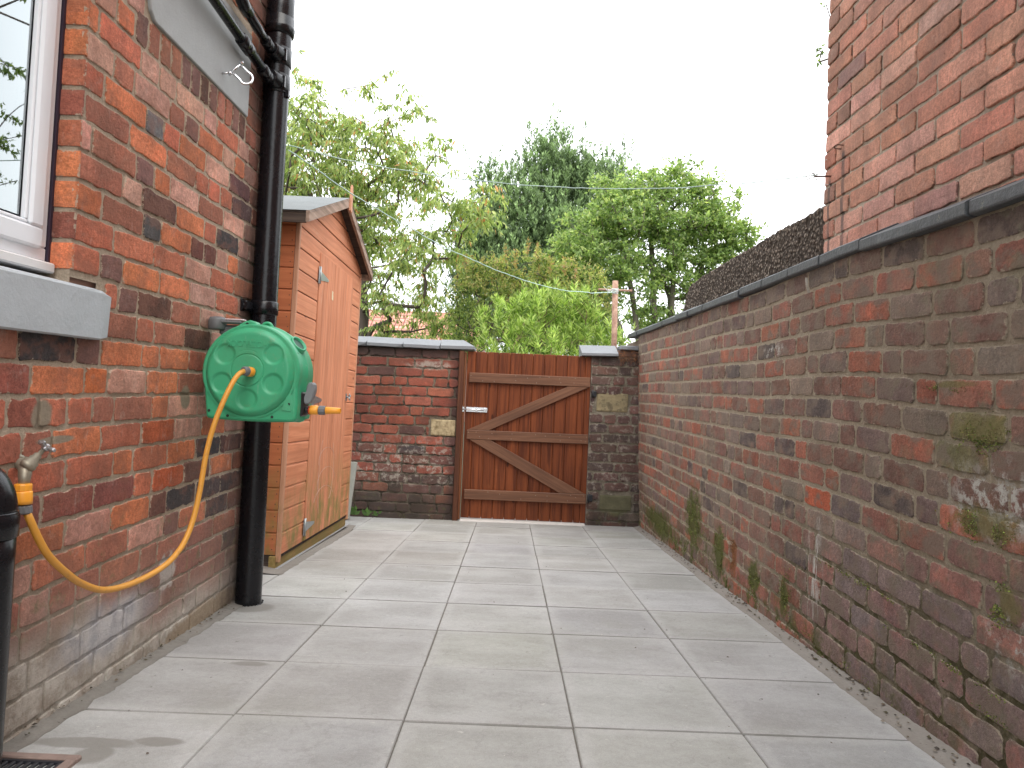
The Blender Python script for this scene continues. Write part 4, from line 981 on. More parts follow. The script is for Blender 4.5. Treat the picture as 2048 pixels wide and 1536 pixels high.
def reel():
    s = NT('green_plastic'); n = s.noise(90, 3, .6, s.obj); n2 = s.noise(5, 4, .6, s.obj)
    c = s.mix(n2, (.036, .32, .155), (.055, .39, .20)); c = s.mix(s.mr(s.noise(26, 5, .72, s.obj), .56, .70, 0, .35), c, (.16, .25, .13)); c = s.mix(s.mr(s.noise(70, 5, .75, s.scl(s.obj, 1, 1, .25)), .62, .70, 0, .30), c, (.30, .42, .33)); c = s.mix(s.mr(s.noise(7, 5, .7, s.obj), .5, .68, 0, .22), c, (.10, .20, .09)); 
    gm = s.done(c, s.mix(n2, (.34,)*3, (.48,)*3), nrm=s.bump(n, .0003), spec=.45)
    dirt = plain('grimy_green_plastic', (.085, .20, .085), .6, var=.2)
    root = empty('hose_reel', (-1.155, 2.74, .80), 'green wall mounted hose reel with five round dimples and an orange nozzle', 'hose reel')
    cx, cz = -.945, .800
    yF, yB = 2.635, 2.86
    def outline(scale=1.0, ins=0):
        pts = []
        pts += [(-1.098, .636), (-1.094, .629), (-1.08, .626)]
        for k in range(1, 8): pts.append((-1.08+(.295)*k/8, .626-.004*math.sin(k/8*math.pi)))
        pts += [(-.788, .625), (-.776, .629), (-.772, .640), (-.770, .69)]
        rr = .178
        for k in range(33):
            a = R(-14+(208)*k/32); pts.append((cx+rr*math.cos(a)*1.0, cz+rr*.985*math.sin(a)))
        pts += [(-1.110, .735), (-1.104, .68)]
        o = []
        for x, z in pts:
            dx, dz = x-cx, z-cz; L = math.hypot(dx, dz); f_ = (L-ins)/L
            o.append((cx+dx*f_*scale, cz+dz*f_*scale))
        return o
    mb = MB(); rings = []
    prof = [(yF+.0, .014), (yF+.002, .007), (yF+.007, .002), (yF+.015, 0), (yF+.085, 0), (yF+.088, -.004), (yF+.091, -.005), (yF+.106, -.005), (yF+.109, -.004), (yF+.112, .001), (yB-.03, .004), (yB-.012, .010), (yB-.002, .022), (yB, .04)]
    for y, ins in prof: rings.append([(x, y, z) for x, z in outline(1, ins)])
    mb.loft(rings); 
    mb.build('casing', gm, root)
    # front drum: height field with dimples and grooves
    nr, na = 110, 180; RR = .170
    hub = (-.950, .806)
    dm = [(-.083, .055), (.092, .062), (-.090, -.048), (.094, -.045), (.004, -.104)]
    V = []; Fc = []
    for i in range(nr+1):
        r = RR*i/nr
        for k in range(na):
            a = 2*math.pi*k/na; x = r*math.cos(a); z = r*math.sin(a); y = -.020
            # domed drum edge
            e = smooth01((r-.132)/.034); y += .020*e*e
            X, Z = cx+x, cz+z
            for (u, v) in dm:
                d = math.hypot(X-hub[0]-u, Z-hub[1]-v); y += .0060*(1-smooth01((d-.028)/.013))
            d = math.hypot(X-hub[0], Z-hub[1]); y += .0030*math.exp(-((d-.058)/.0016)**2); y -= .0012*(1-smooth01((d-.056)/.002))
            y += .0038*math.exp(-((r-.161)/.0022)**2)
            # small moulded arc above the hub
            d = math.hypot(X-hub[0], (Z-hub[1]-.055)*1.9); 
            if Z > hub[1]+.064: y += .0010*math.exp(-((d-.034)/.0018)**2)
            V.append((X, yF+y, Z))
    for i in range(nr):
        for k in range(na):
            l = (k+1) % na; Fc.append((i*na+k, i*na+l, (i+1)*na+l, (i+1)*na+k))
    raw_mesh('drum_cover', V, Fc, gm, root, smooth=True)
    # moulded maker's name, upside down on the reel as it hangs
    cu = bpy.data.curves.new('lettering', 'FONT'); cu.body = 'HOZELOCK'; cu.size = .034; cu.extrude = .002; cu.align_x = 'CENTER'; cu.align_y = 'CENTER'; cu.space_character = .97; cu.bevel_depth = .0003
    to = bpy.data.objects.new('t', cu); COL.objects.link(to); bpy.context.view_layer.update()
    me = bpy.data.meshes.new_from_object(to.evaluated_get(bpy.context.evaluated_depsgraph_get())); bpy.data.objects.remove(to)
    w0 = max(v.co.x for v in me.vertices)-min(v.co.x for v in me.vertices)
    M = Matrix.Translation((hub[0]-.004, yF-.0198, hub[1]+.096)) @ Matrix.Rotation(R(180+.5), 4, 'Y') @ Matrix.Rotation(R(90), 4, 'X') @ Matrix.Diagonal((.150/w0, .95, 1, 1))
    me.transform(world_of(root).inverted() @ M); me.materials.append(gm); o = bpy.data.objects.new('lettering', me); COL.objects.link(o); o.parent = root
    # screws
    blk = plain('screw_hole', (.004, .02, .012), .6)
    for x, z in ((-1.086, .656), (-1.018, .640), (-.858, .642), (-.800, .690)):
        mb = MB(); mb.lathe((x, yF-.0018, z), (0, 1, 0), [(0, .0052), (.004, .0052)], 14); mb.build('screw_hole', blk, root)
    mb = MB()   # corner boss of the lower right
    mb.loft([[(-.823, yF-.004, .668), (-.790, yF-.002, .665), (-.778, yF+.005, .78), (-.790, yF+.003, .80)], [(-.823, yF+.02, .668), (-.780, yF+.02, .665), (-.774, yF+.03, .78), (-.790, yF+.02, .80)]], smooth=False)
    mb.build('corner_boss', gm, root)
    # top lugs
    mb = MB(); mb.prism([(-1.045, .945), (-1.02, .958), (-.985, .983), (-.965, .990), (-.945, .984), (-.935, .968), (-.935, .955)], yF+.02, yF+.075, 'y', bev=.004); mb.build('top_lug', gm, root)
    mb = MB(); mb.lathe((-.973, yF+.0185, .975), (0, 1, 0), [(0, .0052), (.003, .0052)], 14); mb.build('screw_hole', blk, root)
    mb = MB(); pts = [(-.925+.020*math.cos(a), yF+.095, .965+.022*math.sin(a)) for a in [math.pi*k/12 for k in range(13)]]; mb.tube(pts, .0062, 10); mb.build('carry_loop', gm, root)
    # round hose guide on the shoulder
    c = Vector((-.805, yF+.075, .905)); ax = Vector((.62, -.25, .55)).normalized()
    mb = MB(); mb.lathe(c-ax*.03, ax, [(0, .040), (.03, .036), (.042, .034), (.046, .033), (.046, .0275), (.036, .026)], 32); mb.build('guide_eye', gm, root)
    mb = MB(); mb.lathe(c+ax*.008, ax, [(0, .0255), (.001, .0255)], 28); mb.build('guide_hole', plain('dark_green', (.010, .07, .04), .5), root)
    for q in (Vector((-.835, yF+.03, .925)), Vector((-.792, yF+.03, .872))): mb = MB(); mb.lathe(q, Vector((.3, -1, .2)), [(0, .008), (.006, .008)], 12); mb.build('screw_boss', blk, root)
    # lock lever and nozzle at lower right
    mb = MB(); mb.box((-.786, yF+.045, .645), (-.762, yF+.125, .735), .006); mb.build('outlet_block', plain('black_plastic', (.02, .02, .022), .4), root)
    mb = MB(); o = [(-.766, .700), (-.760, .690), (-.742, .692), (-.730, .712), (-.722, .745), (-.725, .768), (-.738, .774), (-.752, .768), (-.757, .748), (-.757, .715)]
    mb.prism(o, yF+.055, yF+.085, 'y', bev=.005); mb.build('lever', plain('lever_grey', (.19, .195, .205), .4), root)
    nz = empty('nozzle', (-.76, yF+.085, .670)); nz.parent = root; nz.location = Vector((-.76, yF+.085, .670))-Vector(root.location)
    ax = Vector((1, .02, .014)); b = Vector((-.768, yF+.085, .669)); red = plain('red_ring', (.55, .05, .02), .4)
    mb = MB(); mb.lathe(b, ax, [(0, .012), (.018, .012)], 24); mb.build('spigot', plain('black_spigot', (.02, .02, .022), .4), nz)
    mb = MB(); mb.lathe(b+ax*.0182, ax, [(0, .0175), (.003, .0178), (.004, .016)], 24); mb.build('ring', red, nz)
    mb = MB(); mb.lathe(b+ax*.0225, ax, [(0, .0165), (.004, .0178), (.024, .0180), (.030, .0160), (.031, .012)], 28); mb.build('connector', ORG, nz)
    mb = MB(); n = 30; rings = []
    for hh, r_ in ((.0538, .0150), (.056, .0172), (.076, .0168), (.079, .0145)):
        rings.append([tuple(b+ax*hh+Vector((0, 1, 0))*(r_*(1 if k % 3 else .93))*math.cos(2*math.pi*k/n)+Vector((0, 0, 1))*(r_*(1 if k % 3 else .93))*math.sin(2*math.pi*k/n)) for k in range(n)])
    mb.loft(rings, smooth=False); mb.build('grip', GRYP, nz)
    mb = MB(); mb.lathe(b+ax*.0795, ax, [(0, .0130), (.003, .0140), (.030, .0128), (.056, .0112), (.0565, .0085), (.050, .0075)], 28); mb.build('jet_tip', ORG, nz)
    # grey swivel bracket on the wall
    gr = plain('bracket_plastic', (.115, .12, .125), .5, var=.25, nscale=50, spots=((.3, .3, .3), 60, .62, .6))
    mb = MB(); mb.lathe((-1.118, 2.745, .955), (0, 0, 1), [(0, .030), (.006, .033), (.036, .033), (.046, .028), (.050, .012)], 28); mb.box((-1.11, 2.74, .935), (-.95, 2.80, .975), .008); mb.box((-1.10, 2.72, .978), (-1.02, 2.745, .990), .005); mb.build('wall_bracket', gr, root)
    mb = MB(); mb.box((-1.085, 2.725, .991), (-1.015, 2.765, .998), .003); mb.build('bracket_cap', plain('pale_cap', (.55, .45, .46), .35), root)
reel()

# ---- steel shackle on the lintel
def shackle():
    root = empty('shackle', (-1.145, 2.80, 1.95), 'small shiny steel bow shackle screwed to the grey painted lintel', 'shackle')
    st = plain('galvanised_steel', (.72, .73, .75), .22, 1, var=.12, nscale=80)
    A = Vector((-1.118, 2.73, 1.932)); B = Vector((-1.092, 2.760, 1.982))
    mb = MB(); mb.tube([(-1.146, 2.72, 1.925), A], .0045, 10); mb.tube([A, B+(B-A)*.2], .0042, 10); mb.lathe(A-(B-A)*.12, B-A, [(0, .0075), (.006, .0078), (.011, .0062)], 12); mb.lathe(B, B-A, [(0, .0076), (.007, .0072)], 6, False); mb.build('pin', st, root)
    dn = Vector((.052, .012, -.046)); e1 = A+(B-A)*.12; e2 = A+(B-A)*.92; pts = []
    for t in (0, .3, .6): pts.append(e1+dn*t)
    m_ = (e1+e2)/2+dn*.72; u = (e2-e1)/2*1.12; 
    for k in range(9): a = math.pi*k/8; pts.append(m_-u*math.cos(a)+dn*.34*math.sin(a))
    for t in (.6, .3, 0): pts.append(e2+dn*t)
    mb = MB(); mb.tube(pts, .0046, 12); mb.build('bow', st, root)
shackle()

# ================================================================== shed
def shed():
    L = empty('wooden_shed', (-1.212, 3.955, -.215), 'small orange brown timber shed with felt roof and boarded door beside the house', 'shed', rot=(-.032, 0, -.006))
    c1, c2 = (.54, .195, .095), (.70, .29, .155)
    GR = (-.12, .33, .85)
    wf = wood('shed_shiplap_front', c1, c2, 'y', .62, green=GR, pale=((.62, .42, .30), .35)); ws = wood('shed_shiplap_side', (.42, .125, .05), (.52, .17, .07), 'x', .62, green=(-.15, .5, .9))
    wd = wood('shed_door_board', (.50, .185, .09), (.69, .295, .165), 'z', .75, green=(-.15, .42, .95), pale=((.68, .47, .36), .4)); wt = wood('shed_trim', (.50, .24, .14), (.62, .33, .21), 'z', .6, green=(-.15, .35, .8))
    wdark = wood('shed_weathered', (.20, .14, .10), (.42, .30, .235), 'y', .8, pale=((.55, .42, .34), .4))
    wbase = wood('shed_bearer', (.22, .14, .05), (.34, .23, .09), 'y', .85, green=(-.3, .2, .4)); wblk = wood('shed_dark', (.03, .022, .018), (.07, .05, .04), 'x', .85)
    D = 1.25; W = 1.60; ur = .765; uN, uF = -.115, 1.645; zE, zR = 1.905, 2.235
    def roofz(u): return zE+(zR-zE)*(1-abs(u-ur)/(ur-uN if u < ur else uF-ur))
    ch = .1205
    r_ = random.Random(8)
    mb = MB()
    def board(u0, u1, z0, z1, x=0.0):
        zt0, zt1 = z1, z1
        g = .010; pr = [(z0, 0), (z0+.002, .0035), (z1-g-.003, .0035), (z1-g, .001), (z1-.001, -.004)]
        # follow the roof slope at the top
        us = sorted({u0, u1, *[q_ for q_ in (ur, *[uN+(zz_+.02-zE)/(zR-zE)*(ur-uN) for zz_ in (z0, z1-g, z1)], *[uF-(zz_+.02-zE)/(zR-zE)*(uF-ur) for zz_ in (z0, z1-g, z1)]) if u0 < q_ < u1]})
        rows = []
        for u in us:
            top = roofz(u)-.02; rows.append([(x+w, u, max(z0-.002, min(z, top))) for z, w in pr])
        for a, b in zip(rows, rows[1:]):
            for k in range(len(pr)-1):
                q = [a[k], b[k], b[k+1], a[k+1]]
                if max(abs(p[2]-q[0][2]) for p in q) < 1e-5: continue
                f = mb.bm.faces.new([mb.bm.verts.new(p) for p in q])
    du0, du1, dz1 = .430, 1.335, 1.80
    z = .05
    k = 0
    while z < zR-.03:
        z1 = z+ch
        if z1 <= dz1+.03: board(.020, du0-.004, z, z1); board(du1+.004, W-.018, z, z1)
        else:
            # slant ends under the verge
            lo, hi = .02, W-.018
            if z > roofz(lo)-.02: lo = uN+(z+.02-zE)/(zR-zE)*(ur-uN)
            if z > roofz(hi)-.02: hi = uF-(z+.02-zE)/(zR-zE)*(uF-ur)
            if hi-lo > .06: board(lo+.001, hi-.001, z, z1)
        z = z1; k += 1
    NAIL = plain('nail_head', (.06, .035, .025), .6); mb.mi = 1; z = .05+.03
    while z < 1.78:
        for u in (.036, .415, W-.034): mb.lathe((.0030, u+r_.uniform(-.003, .003), z+r_.uniform(-.004, .03)), (1, 0, 0), [(0, .0026), (.0008, .002)], 8)
        z += ch
    mb.build('front_boards', [wf, NAIL], L, local=True)
    # frame sheet behind the boards and the side wall
    mb = MB(); mb.box((-.03, .01, .03), (-.006, W-.01, 1.90)); mb.prism([(0.01, 1.88), (W-.01, 1.88), (ur, 2.17)], -.028, -.008, 'x'); mb.build('front_frame', wblk, L, local=True)
    mb = MB(); z = .05
    while z < 1.86:
        z1 = min(z+ch, 1.90); rows = []
        for x in (-D, -.018):
            rows.append([(x, .0-w, zz) for zz, w in ((z, 0), (z+.002, .0045), (z1-.012, .0045), (z1-.009, .001), (z1-.0005, -.003))])
        mb.grid(rows, smooth=False); z = z1
    mb.mi = 1; z = .05+.03
    while z < 1.86:
        for dz in (0, .055):
            mb.lathe((-.034+r_.uniform(-.006, .006), -.0043, z+dz), (0, -1, 0), [(0, .0035), (.0006, .003)], 8)
        z += ch
    mb.build('side_boards', [ws, NAIL], L, local=True)
    mb = MB(); mb.box((-D, .006, .0), (-.03, .03, 1.90)); mb.box((-D, W-.03, .0), (-.031, W, 1.90)); mb.box((-D-.03, 0, 0), (-D-.001, W, 2.0)); mb.build('carcass', wblk, L, local=True)
    for a_, b_ in ((-.008, .017), (W-.016, W+.006)): mb = MB(); mb.box((-.016, a_, .012), (.0075, b_, 1.885), .003); mb.build('corner_post', wt, L, local=True)
    # door of nine narrow boards
    door = empty('door', (0, 0, 0)); door.parent = L
    mb = MB(); n = 10; dw = (du1-du0-.006)/n
    for i in range(n):
        a = du0+.003+dw*i; mb.box((-.004, a+.0012, .052+.0), (.0095+r_.uniform(-.0006, .0006), a+dw-.0012, dz1-.004), .0032)
    mb.build('door_boards', wd, door, local=True)
    zn = plain('galvanised_hinge', (.43, .46, .47), .35, .85, var=.15, nscale=40)
    for zc in (1.655, .895, .135):
        mb = MB(); mb.box((.0098, du0-.026, zc-.052), (.0122, du0-.004, zc+.052), .0008); mb.tube([(.0145, du0-.002, zc-.053), (.0145, du0-.002, zc+.053)], .0045, 10)
        mb.prism([(du0+.003, zc+.030), (du0+.003, zc-.030), (du0+.195, zc-.008), (du0+.204, zc), (du0+.195, zc+.008)], .0103, .0128, 'x')
        for u in (.03, .09, .16): mb.lathe((.0128, du0+u, zc), (1, 0, 0), [(0, .0035), (.0012, .0025)], 10)
        mb.build('hinge', zn, door, local=True)
    mb = MB(); mb.box((.0098, 1.285, .905), (.0125, 1.325, .955), .001); mb.lathe((.0125, 1.305, .93), (1, 0, 0), [(0, .007), (.022, .006)], 12)
    for k in range(4):
        a = R(25+90*k); mb.tube([(.030, 1.305, .93), (.034, 1.305+.016*math.cos(a), .93+.016*math.sin(a)), (.036, 1.305+.026*math.cos(a), .93+.026*math.sin(a))], [.006, .0065, .004], 8)
    mb.build('latch_knob', zn, door, local=True)
    mb = MB(); mb.prism([(.74, 1.555), (.772, 1.550), (.770, 1.580), (.764, 1.590), (.768, 1.606), (.738, 1.612)], .0101, .0112, 'x'); mb.build('paper_tag', plain('old_paper', (.72, .62, .42), .8), door, local=True)
    # chalk scribbles low on the door
    mb = MB(); ch_ = plain('chalk', (.60, .42, .34), .95, var=.2)
    for (cu_, cz_, a_, b_, s0, s1) in ((.86, .50, .20, .09, 15, 190), (.88, .36, .22, .10, 10, 200), (.84, .24, .24, .10, 20, 170), (.95, .44, .10, .20, -80, 60), (.74, .40, .06, .24, 90, 250)):
        pts = [(.0101, cu_+a_*math.cos(R(t)), cz_+b_*math.sin(R(t))) for t in np.linspace(s0, s1, 26)]
        mb = MB(); mb.tube(pts, .0010, 4, False); mb.build('chalk_mark', ch_, door, local=True)
    # felted roof, verge boards, eaves board, finial
    s = NT('roof_felt'); n1 = s.noise(260, 3, .7, s.obj); n2 = s.noise(4, 4, .6, s.obj)
    c = s.mix(n2, (.145, .16, .16), (.215, .23, .23)); c = s.mix(1, c, s.mix(n1, (.75,)*3, (1.25,)*3), 'MULTIPLY'); felt = s.done(c, .9, nrm=s.bump(n1, .0015))
    xo = .085; mb = MB()
    for (a, b, za, zb) in ((uN, ur, zE, zR), (ur, uF, zR, zE)):
        rows = []
        for k in range(9):
            x = xo+.002-(D+xo+.08)*k/8; sag = .004*math.sin(k*1.3)
            rows.append([(x, a+(b-a)*t/6, za+(zb-za)*t/6+.004+sag*math.sin(t/6*math.pi)) for t in range(7)])
        mb.grid(rows)
        mb.grid([[(x, y, z-.012) for x, y, z in r] for r in rows])
    mb.build('roof', felt, L, local=True)
    mb = MB(); mb.prism([(uN, zE-.005), (ur, zR-.005), (uF, zE-.005), (uF-.03, zE-.017), (ur, zR-.022), (uN+.03, zE-.017)], -D-.05, xo-.02, 'x'); mb.build('roof_deck', wblk, L, local=True)
    for (a, b, za, zb) in ((uN, ur-.001, zE, zR), (uF, ur+.001, zE, zR)):
        mb = MB(); mb.prism([(a, za+.003), (b, zb+.003), (b, zb-.060), (a, za-.060)], xo-.020, xo, 'x', bev=.0015); mb.build('verge_board', wdark, L, local=True)
    mb = MB(); mb.prism([(uN+.003, zE-.001), (uN+.02, zE-.001), (uN+.02, zE-.062), (uN+.003, zE-.062)], -D-.05, xo-.0205, 'x'); mb.build('eaves_board', wood('eaves_wood_shaded', (.05, .035, .028), (.12, .085, .065), 'x', .8), L, local=True)  # near eaves board lies in shade; that shade is put into its dark wood colour
    mb = MB(); mb.prism([(uF-.003, zE-.001), (uF-.02, zE-.001), (uF-.02, zE-.062), (uF-.003, zE-.062)], -D-.05, xo-.0205, 'x'); mb.build('eaves_board', wdark, L, local=True)
    mb = MB(); mb.prism([(ur-.020, zR-.085), (ur+.022, zR-.092), (ur+.026, zR+.03), (ur+.012, zR+.085), (ur-.004, zR+.092), (ur-.014, zR+.03)], xo+.0005, xo+.014, 'x', bev=.0015); mb.build('finial', wt, L, local=True)
    # bearers
    mb = MB(); mb.box((-.05, -.012, -.035), (-.012, W+.01, .045), .003); mb.build('bearer', wbase, L, local=True)
    mb = MB(); mb.box((-D, .0, -.035), (-.052, .02, .010), .002); mb.build('end_bearer', wblk, L, local=True)
shed()
# grey sheet strip the shed stands on
mb = MB(); mb.box((-1.9, 3.93, 0), (-1.207, 5.66, .006), .001, Matrix.Translation((0, 0, -.236+.0)) @ Matrix.Translation((0, 3.93, 0)) @ Matrix.Rotation(-.045, 4, 'X') @ Matrix.Translation((0, -3.93, 0)))
tag(mb.build('base_sheet', plain('grey_sheet', (.34, .34, .34), .7, var=.2, bump=.002)), 'thin grey sheet edge lying under the timber shed', 'sheet')
mb = MB(); mb.box((-1.9, 3.92, -.5), (-1.225, 5.64, -.243), .0, Matrix.Translation((0, 3.92, 0)) @ Matrix.Rotation(-.05, 4, 'X') @ Matrix.Translation((0, -3.92, 0)))
tag(mb.build('base_plinth', plain('dark_plinth', (.06, .055, .05), .9)), 'low dark plinth carrying the timber shed above the paving', 'plinth')
# slab leaning against the far end
mb = MB(); m = Matrix.Translation((-1.34, 6.12, -.352)) @ Matrix.Rotation(R(4), 4, 'Y') @ Matrix.Rotation(R(-7), 4, 'X'); mb.box((-.20, -.018, 0), (.035, .018, .47), .004, m)
tag(mb.build('leaning_slab', plain('pale_slab', (.36, .37, .33), .85, var=.2, nscale=12, bump=.002)), 'pale grey concrete slab leaning upright behind the far corner of the shed', 'slab')

# ================================================================== gate
def gate():
    # posts
    dk = wood('dark_stained_post', (.075, .025, .012), (.135, .05, .022), 'z', .6)
    g = empty('gate_post', (-.44, 6.42, -.37), 'slim dark stained post on the red brick wall at the latch side of the gate', 'gate post')
    mb = MB(); mb.box((-.468, 6.365, -.385), (-.424, 6.47, 1.098), .003); mb.build('post', dk, g)
    mb = MB(); mb.box((-.4235, 6.385, -.365), (-.405, 6.46, 1.085), .002); mb.build('stop_bead', wood('bead', (.13, .042, .016), (.20, .075, .03), 'z', .55), g)
    root = empty('wooden_gate', (.14, 6.4, -.35), 'chestnut stained ledged and braced wooden gate with a shiny bolt', 'gate')
    wb = wood('gate_board', (.082, .020, .007), (.21, .056, .017), 'z', .6, spec=.25, pale=((.30, .10, .032), .45)); wl = wood('gate_ledge', (.105, .044, .022), (.19, .088, .046), 'x', .5, spec=.4); 
    def wbr(name): return wood(name, (.105, .044, .022), (.19, .088, .046), 'x', .5, spec=.4)
    r_ = random.Random(6); gnail = plain('bright_nail', (.35, .3, .25), .4, .6)
    xs = [-.400, -.325, -.222, -.122, -.022, .078, .179, .279, .380, .481, .582, .640, .690]
    for a, b in zip(xs, xs[1:]):
        mb = MB(); t = (a+.4)/1.09; mb.box((a+.0012, 6.402+r_.uniform(-.0015, .0015), -.352-.004*t), (b-.0012, 6.422, 1.098+.0*t+r_.uniform(-.0015, .0015)), .0035)
        if b < .68: mb.box((b-.006, 6.410, -.34), (b+.006, 6.4165, 1.085))
        mb.build('board', wb, root)
    for z0, z1 in ((.828, .912), (.331, .413), (-.187, -.104)):
        mb = MB(); mb.box((-.375, 6.374, z0), (.684, 6.4008, z1), .0035); mb.mi = 1
        for a, b in zip(xs, xs[1:]):
            for z in (z0+r_.uniform(.012, .03), z1-r_.uniform(.012, .03)):
              if r_.random() < .5: mb.lathe((min(.67, max(-.36, (a+b)/2+r_.uniform(-.02, .02))), 6.3738, z), (0, -1, 0), [(0, .0028), (.0006, .002)], 8)
        mb.build('ledge', [wl, gnail], root)
    for nm, pts in (('brace', [(-.365, .4145), (-.185, .4145), (.676, .8265), (.492, .8265)]), ('brace', [(-.165, .3295), (-.350, .3295), (.452, -.1025), (.676, -.1025)])):
        (x0, z0), (x1, z1), (x2, z2), (x3, z3) = pts
        cx, cz = (x0+x1+x2+x3)/4, (z0+z2)/2; ang = math.atan2((z3-z0)+(z2-z1), (x3-x0)+(x2-x1))
        mb = MB(); e = empty('t', (0, 0, 0)); bpy.data.objects.remove(e)
        ca, sa = math.cos(ang), math.sin(ang)
        loc = [((x-cx)*ca+(z-cz)*sa, -(x-cx)*sa+(z-cz)*ca) for x, z in pts]
        mb.prism(loc, -.0123, .0123, 'y', bev=.0025)
        o = mb.build(nm, wbr('gate_brace'), root, local=True); o.location = Vector((cx, 6.3885, cz))-Vector(root.location); o.rotation_euler = (0, -ang, 0)
    zn = plain('bright_zinc', (.75, .76, .79), .18, .9, var=.1, nscale=60)
    bolt = empty('bolt', (-.3, 6.40, .588)); bolt.parent = root; bolt.location = Vector((-.3, 6.40, .588))-Vector(root.location)
    mb = MB(); mb.box((-.392, 6.396, .568), (-.205, 6.4005, .611), .0015); mb.build('back_plate', zn, bolt)
    mb = MB(); mb.tube([(-.458, 6.385, .5895), (-.212, 6.385, .5895)], .0075, 14); 
    for xx in (-.375, -.30, -.225): mb.box((xx-.012, 6.378, .574), (xx+.012, 6.3955, .605), .003)
    mb.build('bar', zn, bolt)
    mb = MB(); mb.box((-.4225, 6.380, .568), (-.4053, 6.3845, .611), .001); mb.build('keeper', zn, bolt)
    # old hinge irons on the pier
    ir = plain('old_iron', (.012, .014, .018), .5, bump=.002)
    for z0, z1, nm in ((.745, .795, 'upper'), (-.165, -.105, 'lower')):
        g = empty('hinge_iron', (.72, 6.4, z0), 'small black iron hinge lug set in the %s part of the pier beside the gate' % nm, 'hinge')
        mb = MB(); mb.box((.698, 6.372, z0), (.742, 6.41, z1), .004); mb.build('lug', ir, g)
        mb = MB(); mb.tube([(.708, 6.366, z0-.012), (.708, 6.366, z1+.008)], .006, 10); mb.build('pin', ir, g)
    s = NT('threshold_stone'); n = s.noise(14, 5, .7); 
    mb = MB(); N = 24; V = []
    rows = [[], [], [], []]
    for i in range(N+1):
        x = -.40+1.08*i/N; j = .004*mnoise.noise(Vector((x*12, 0, 0)))
        rows[0].append((x, 6.340+j, gz(x, 6.34)-.01)); rows[1].append((x, 6.343+j, gz(x, 6.34)+.010+j*.5)); rows[2].append((x, 6.37, gz(x, 6.37)+.016)); rows[3].append((x, 6.70, -.362))
    mb.grid(rows)
    tag(mb.build('doorstep', s.done(s.mix(n, (.42, .39, .36), (.62, .59, .56)), .85, nrm=s.bump(n, .006))), 'pale worn concrete step under the wooden gate', 'step')
gate()

# ================================================================== clothes post and lines
def lines():
    rust = NT('rusty_post'); n = rust.noise(16, 5, .7); c = rust.mix(rust.mr(n, .35, .65), (.24, .125, .085), (.42, .27, .19)); c = rust.mix(rust.mr(rust.noise(60, 4, .7), .6, .72, 0, .8), c, (.12, .045, .03))
    rm = rust.done(c, .75, nrm=rust.bump(n, .002))
    root = empty('clothes_post', (.945, 6.75, -.5), 'rusty iron clothes post with a short crossbar rising behind the brick pier', 'clothes post')
    mb = MB(); mb.tube([(.955, 6.75, -.6), (.93, 6.75, 1.25), (.920, 6.75, 1.828)], .0265, 20); mb.build('post', rm, root)
    mb = MB(); mb.tube([(.765, 6.75, 1.742), (1.078, 6.75, 1.742)], .0105, 12); mb.build('crossbar', rm, root)
    ln = plain('clothes_line_plastic', (.50, .68, .62), .5, var=.12, nscale=60); ln2 = plain('frayed_line', (.62, .66, .64), .6)
    def cat(a, b, sag, n, w):
        a, b = Vector(a), Vector(b); o = []
        for i in range(n+1):
            t = i/n; p = a.lerp(b, t); p.z -= sag*4*t*(1-t); p.z += w*mnoise.noise(Vector((t*14, sag, 0)))+w*.5*mnoise.noise(Vector((t*60, sag, 0))); o.append(p)
        return o
    L = empty('clothes_line', (-1.05, 3.25, 1.79), 'thin pale green clothes line sagging from the soil pipe down to the iron post', 'clothes line')
    mb = MB(); mb.tube(cat((-1.05, 3.25, 1.81), (.925, 6.72, 1.72), .20, 90, .010), .0030, 6); mb.build('line', ln, L)
    mb = MB(); r_ = random.Random(3)
    for k in range(7):
        a = k*1.1; z = 1.715+.007*k; mb.tube([(.9225+.0295*math.cos(t), 6.75+.0295*math.sin(t), z+.006*math.sin(t+a)) for t in np.linspace(0, 6.28, 14)], .003, 6)
    for k in range(6): mb.tube([(.90, 6.72, 1.735), (.86+r_.uniform(-.03, .02), 6.70, 1.74+r_.uniform(-.04, .035)), (.835+r_.uniform(-.03, .03), 6.70, 1.735+r_.uniform(-.06, .05))], .0022, 5)
    mb.build('knot', ln2, L)
    L = empty('clothes_line', (-1.05, 3.25, 1.83), 'thin pale green clothes line stretched high from the soil pipe to the right house corner', 'clothes line')
    mb = MB(); mb.tube(cat((-1.05, 3.25, 1.832), (1.25, 3.04, 1.735), .118, 70, .006), .0022, 6); mb.build('line', ln, L)
    mb = MB()
    for k in range(9):
        p = Vector((1.24, 3.045, 1.732)); pts = [p]; d = Vector((r_.uniform(-1, .3), r_.uniform(-.3, .3), r_.uniform(-.8, 1))).normalized()
        for q in range(5): d = (d+Vector((r_.gauss(0, .5), 0, r_.gauss(-.15, .5)))).normalized(); pts.append(pts[-1]+d*.018)
        mb.tube(pts, .0014, 5, False)
    mb.build('knot', ln2, L)
lines()
def strap():
    root = empty('wall_clip', (1.165, 2.86, 1.24), 'small bent metal strap hanging under the coping on the right wall', 'clip')
    x = 1.155; mb = MB(); P_ = [(x-.008, 2.872, 1.268), (x-.012, 2.862, 1.254), (x-.013, 2.856, 1.235), (x-.004, 2.856, 1.205)]
    for a, b in zip(P_, P_[1:]): mb.bar(a, b, .003, .010, up=(1, 0, 0), bev=.0005)
    mb.build('strap', plain('painted_strap', (.42, .38, .32), .5, .3, var=.3, nscale=90, spots=((.12, .07, .05), 90, .55, .8)), root)
strap()
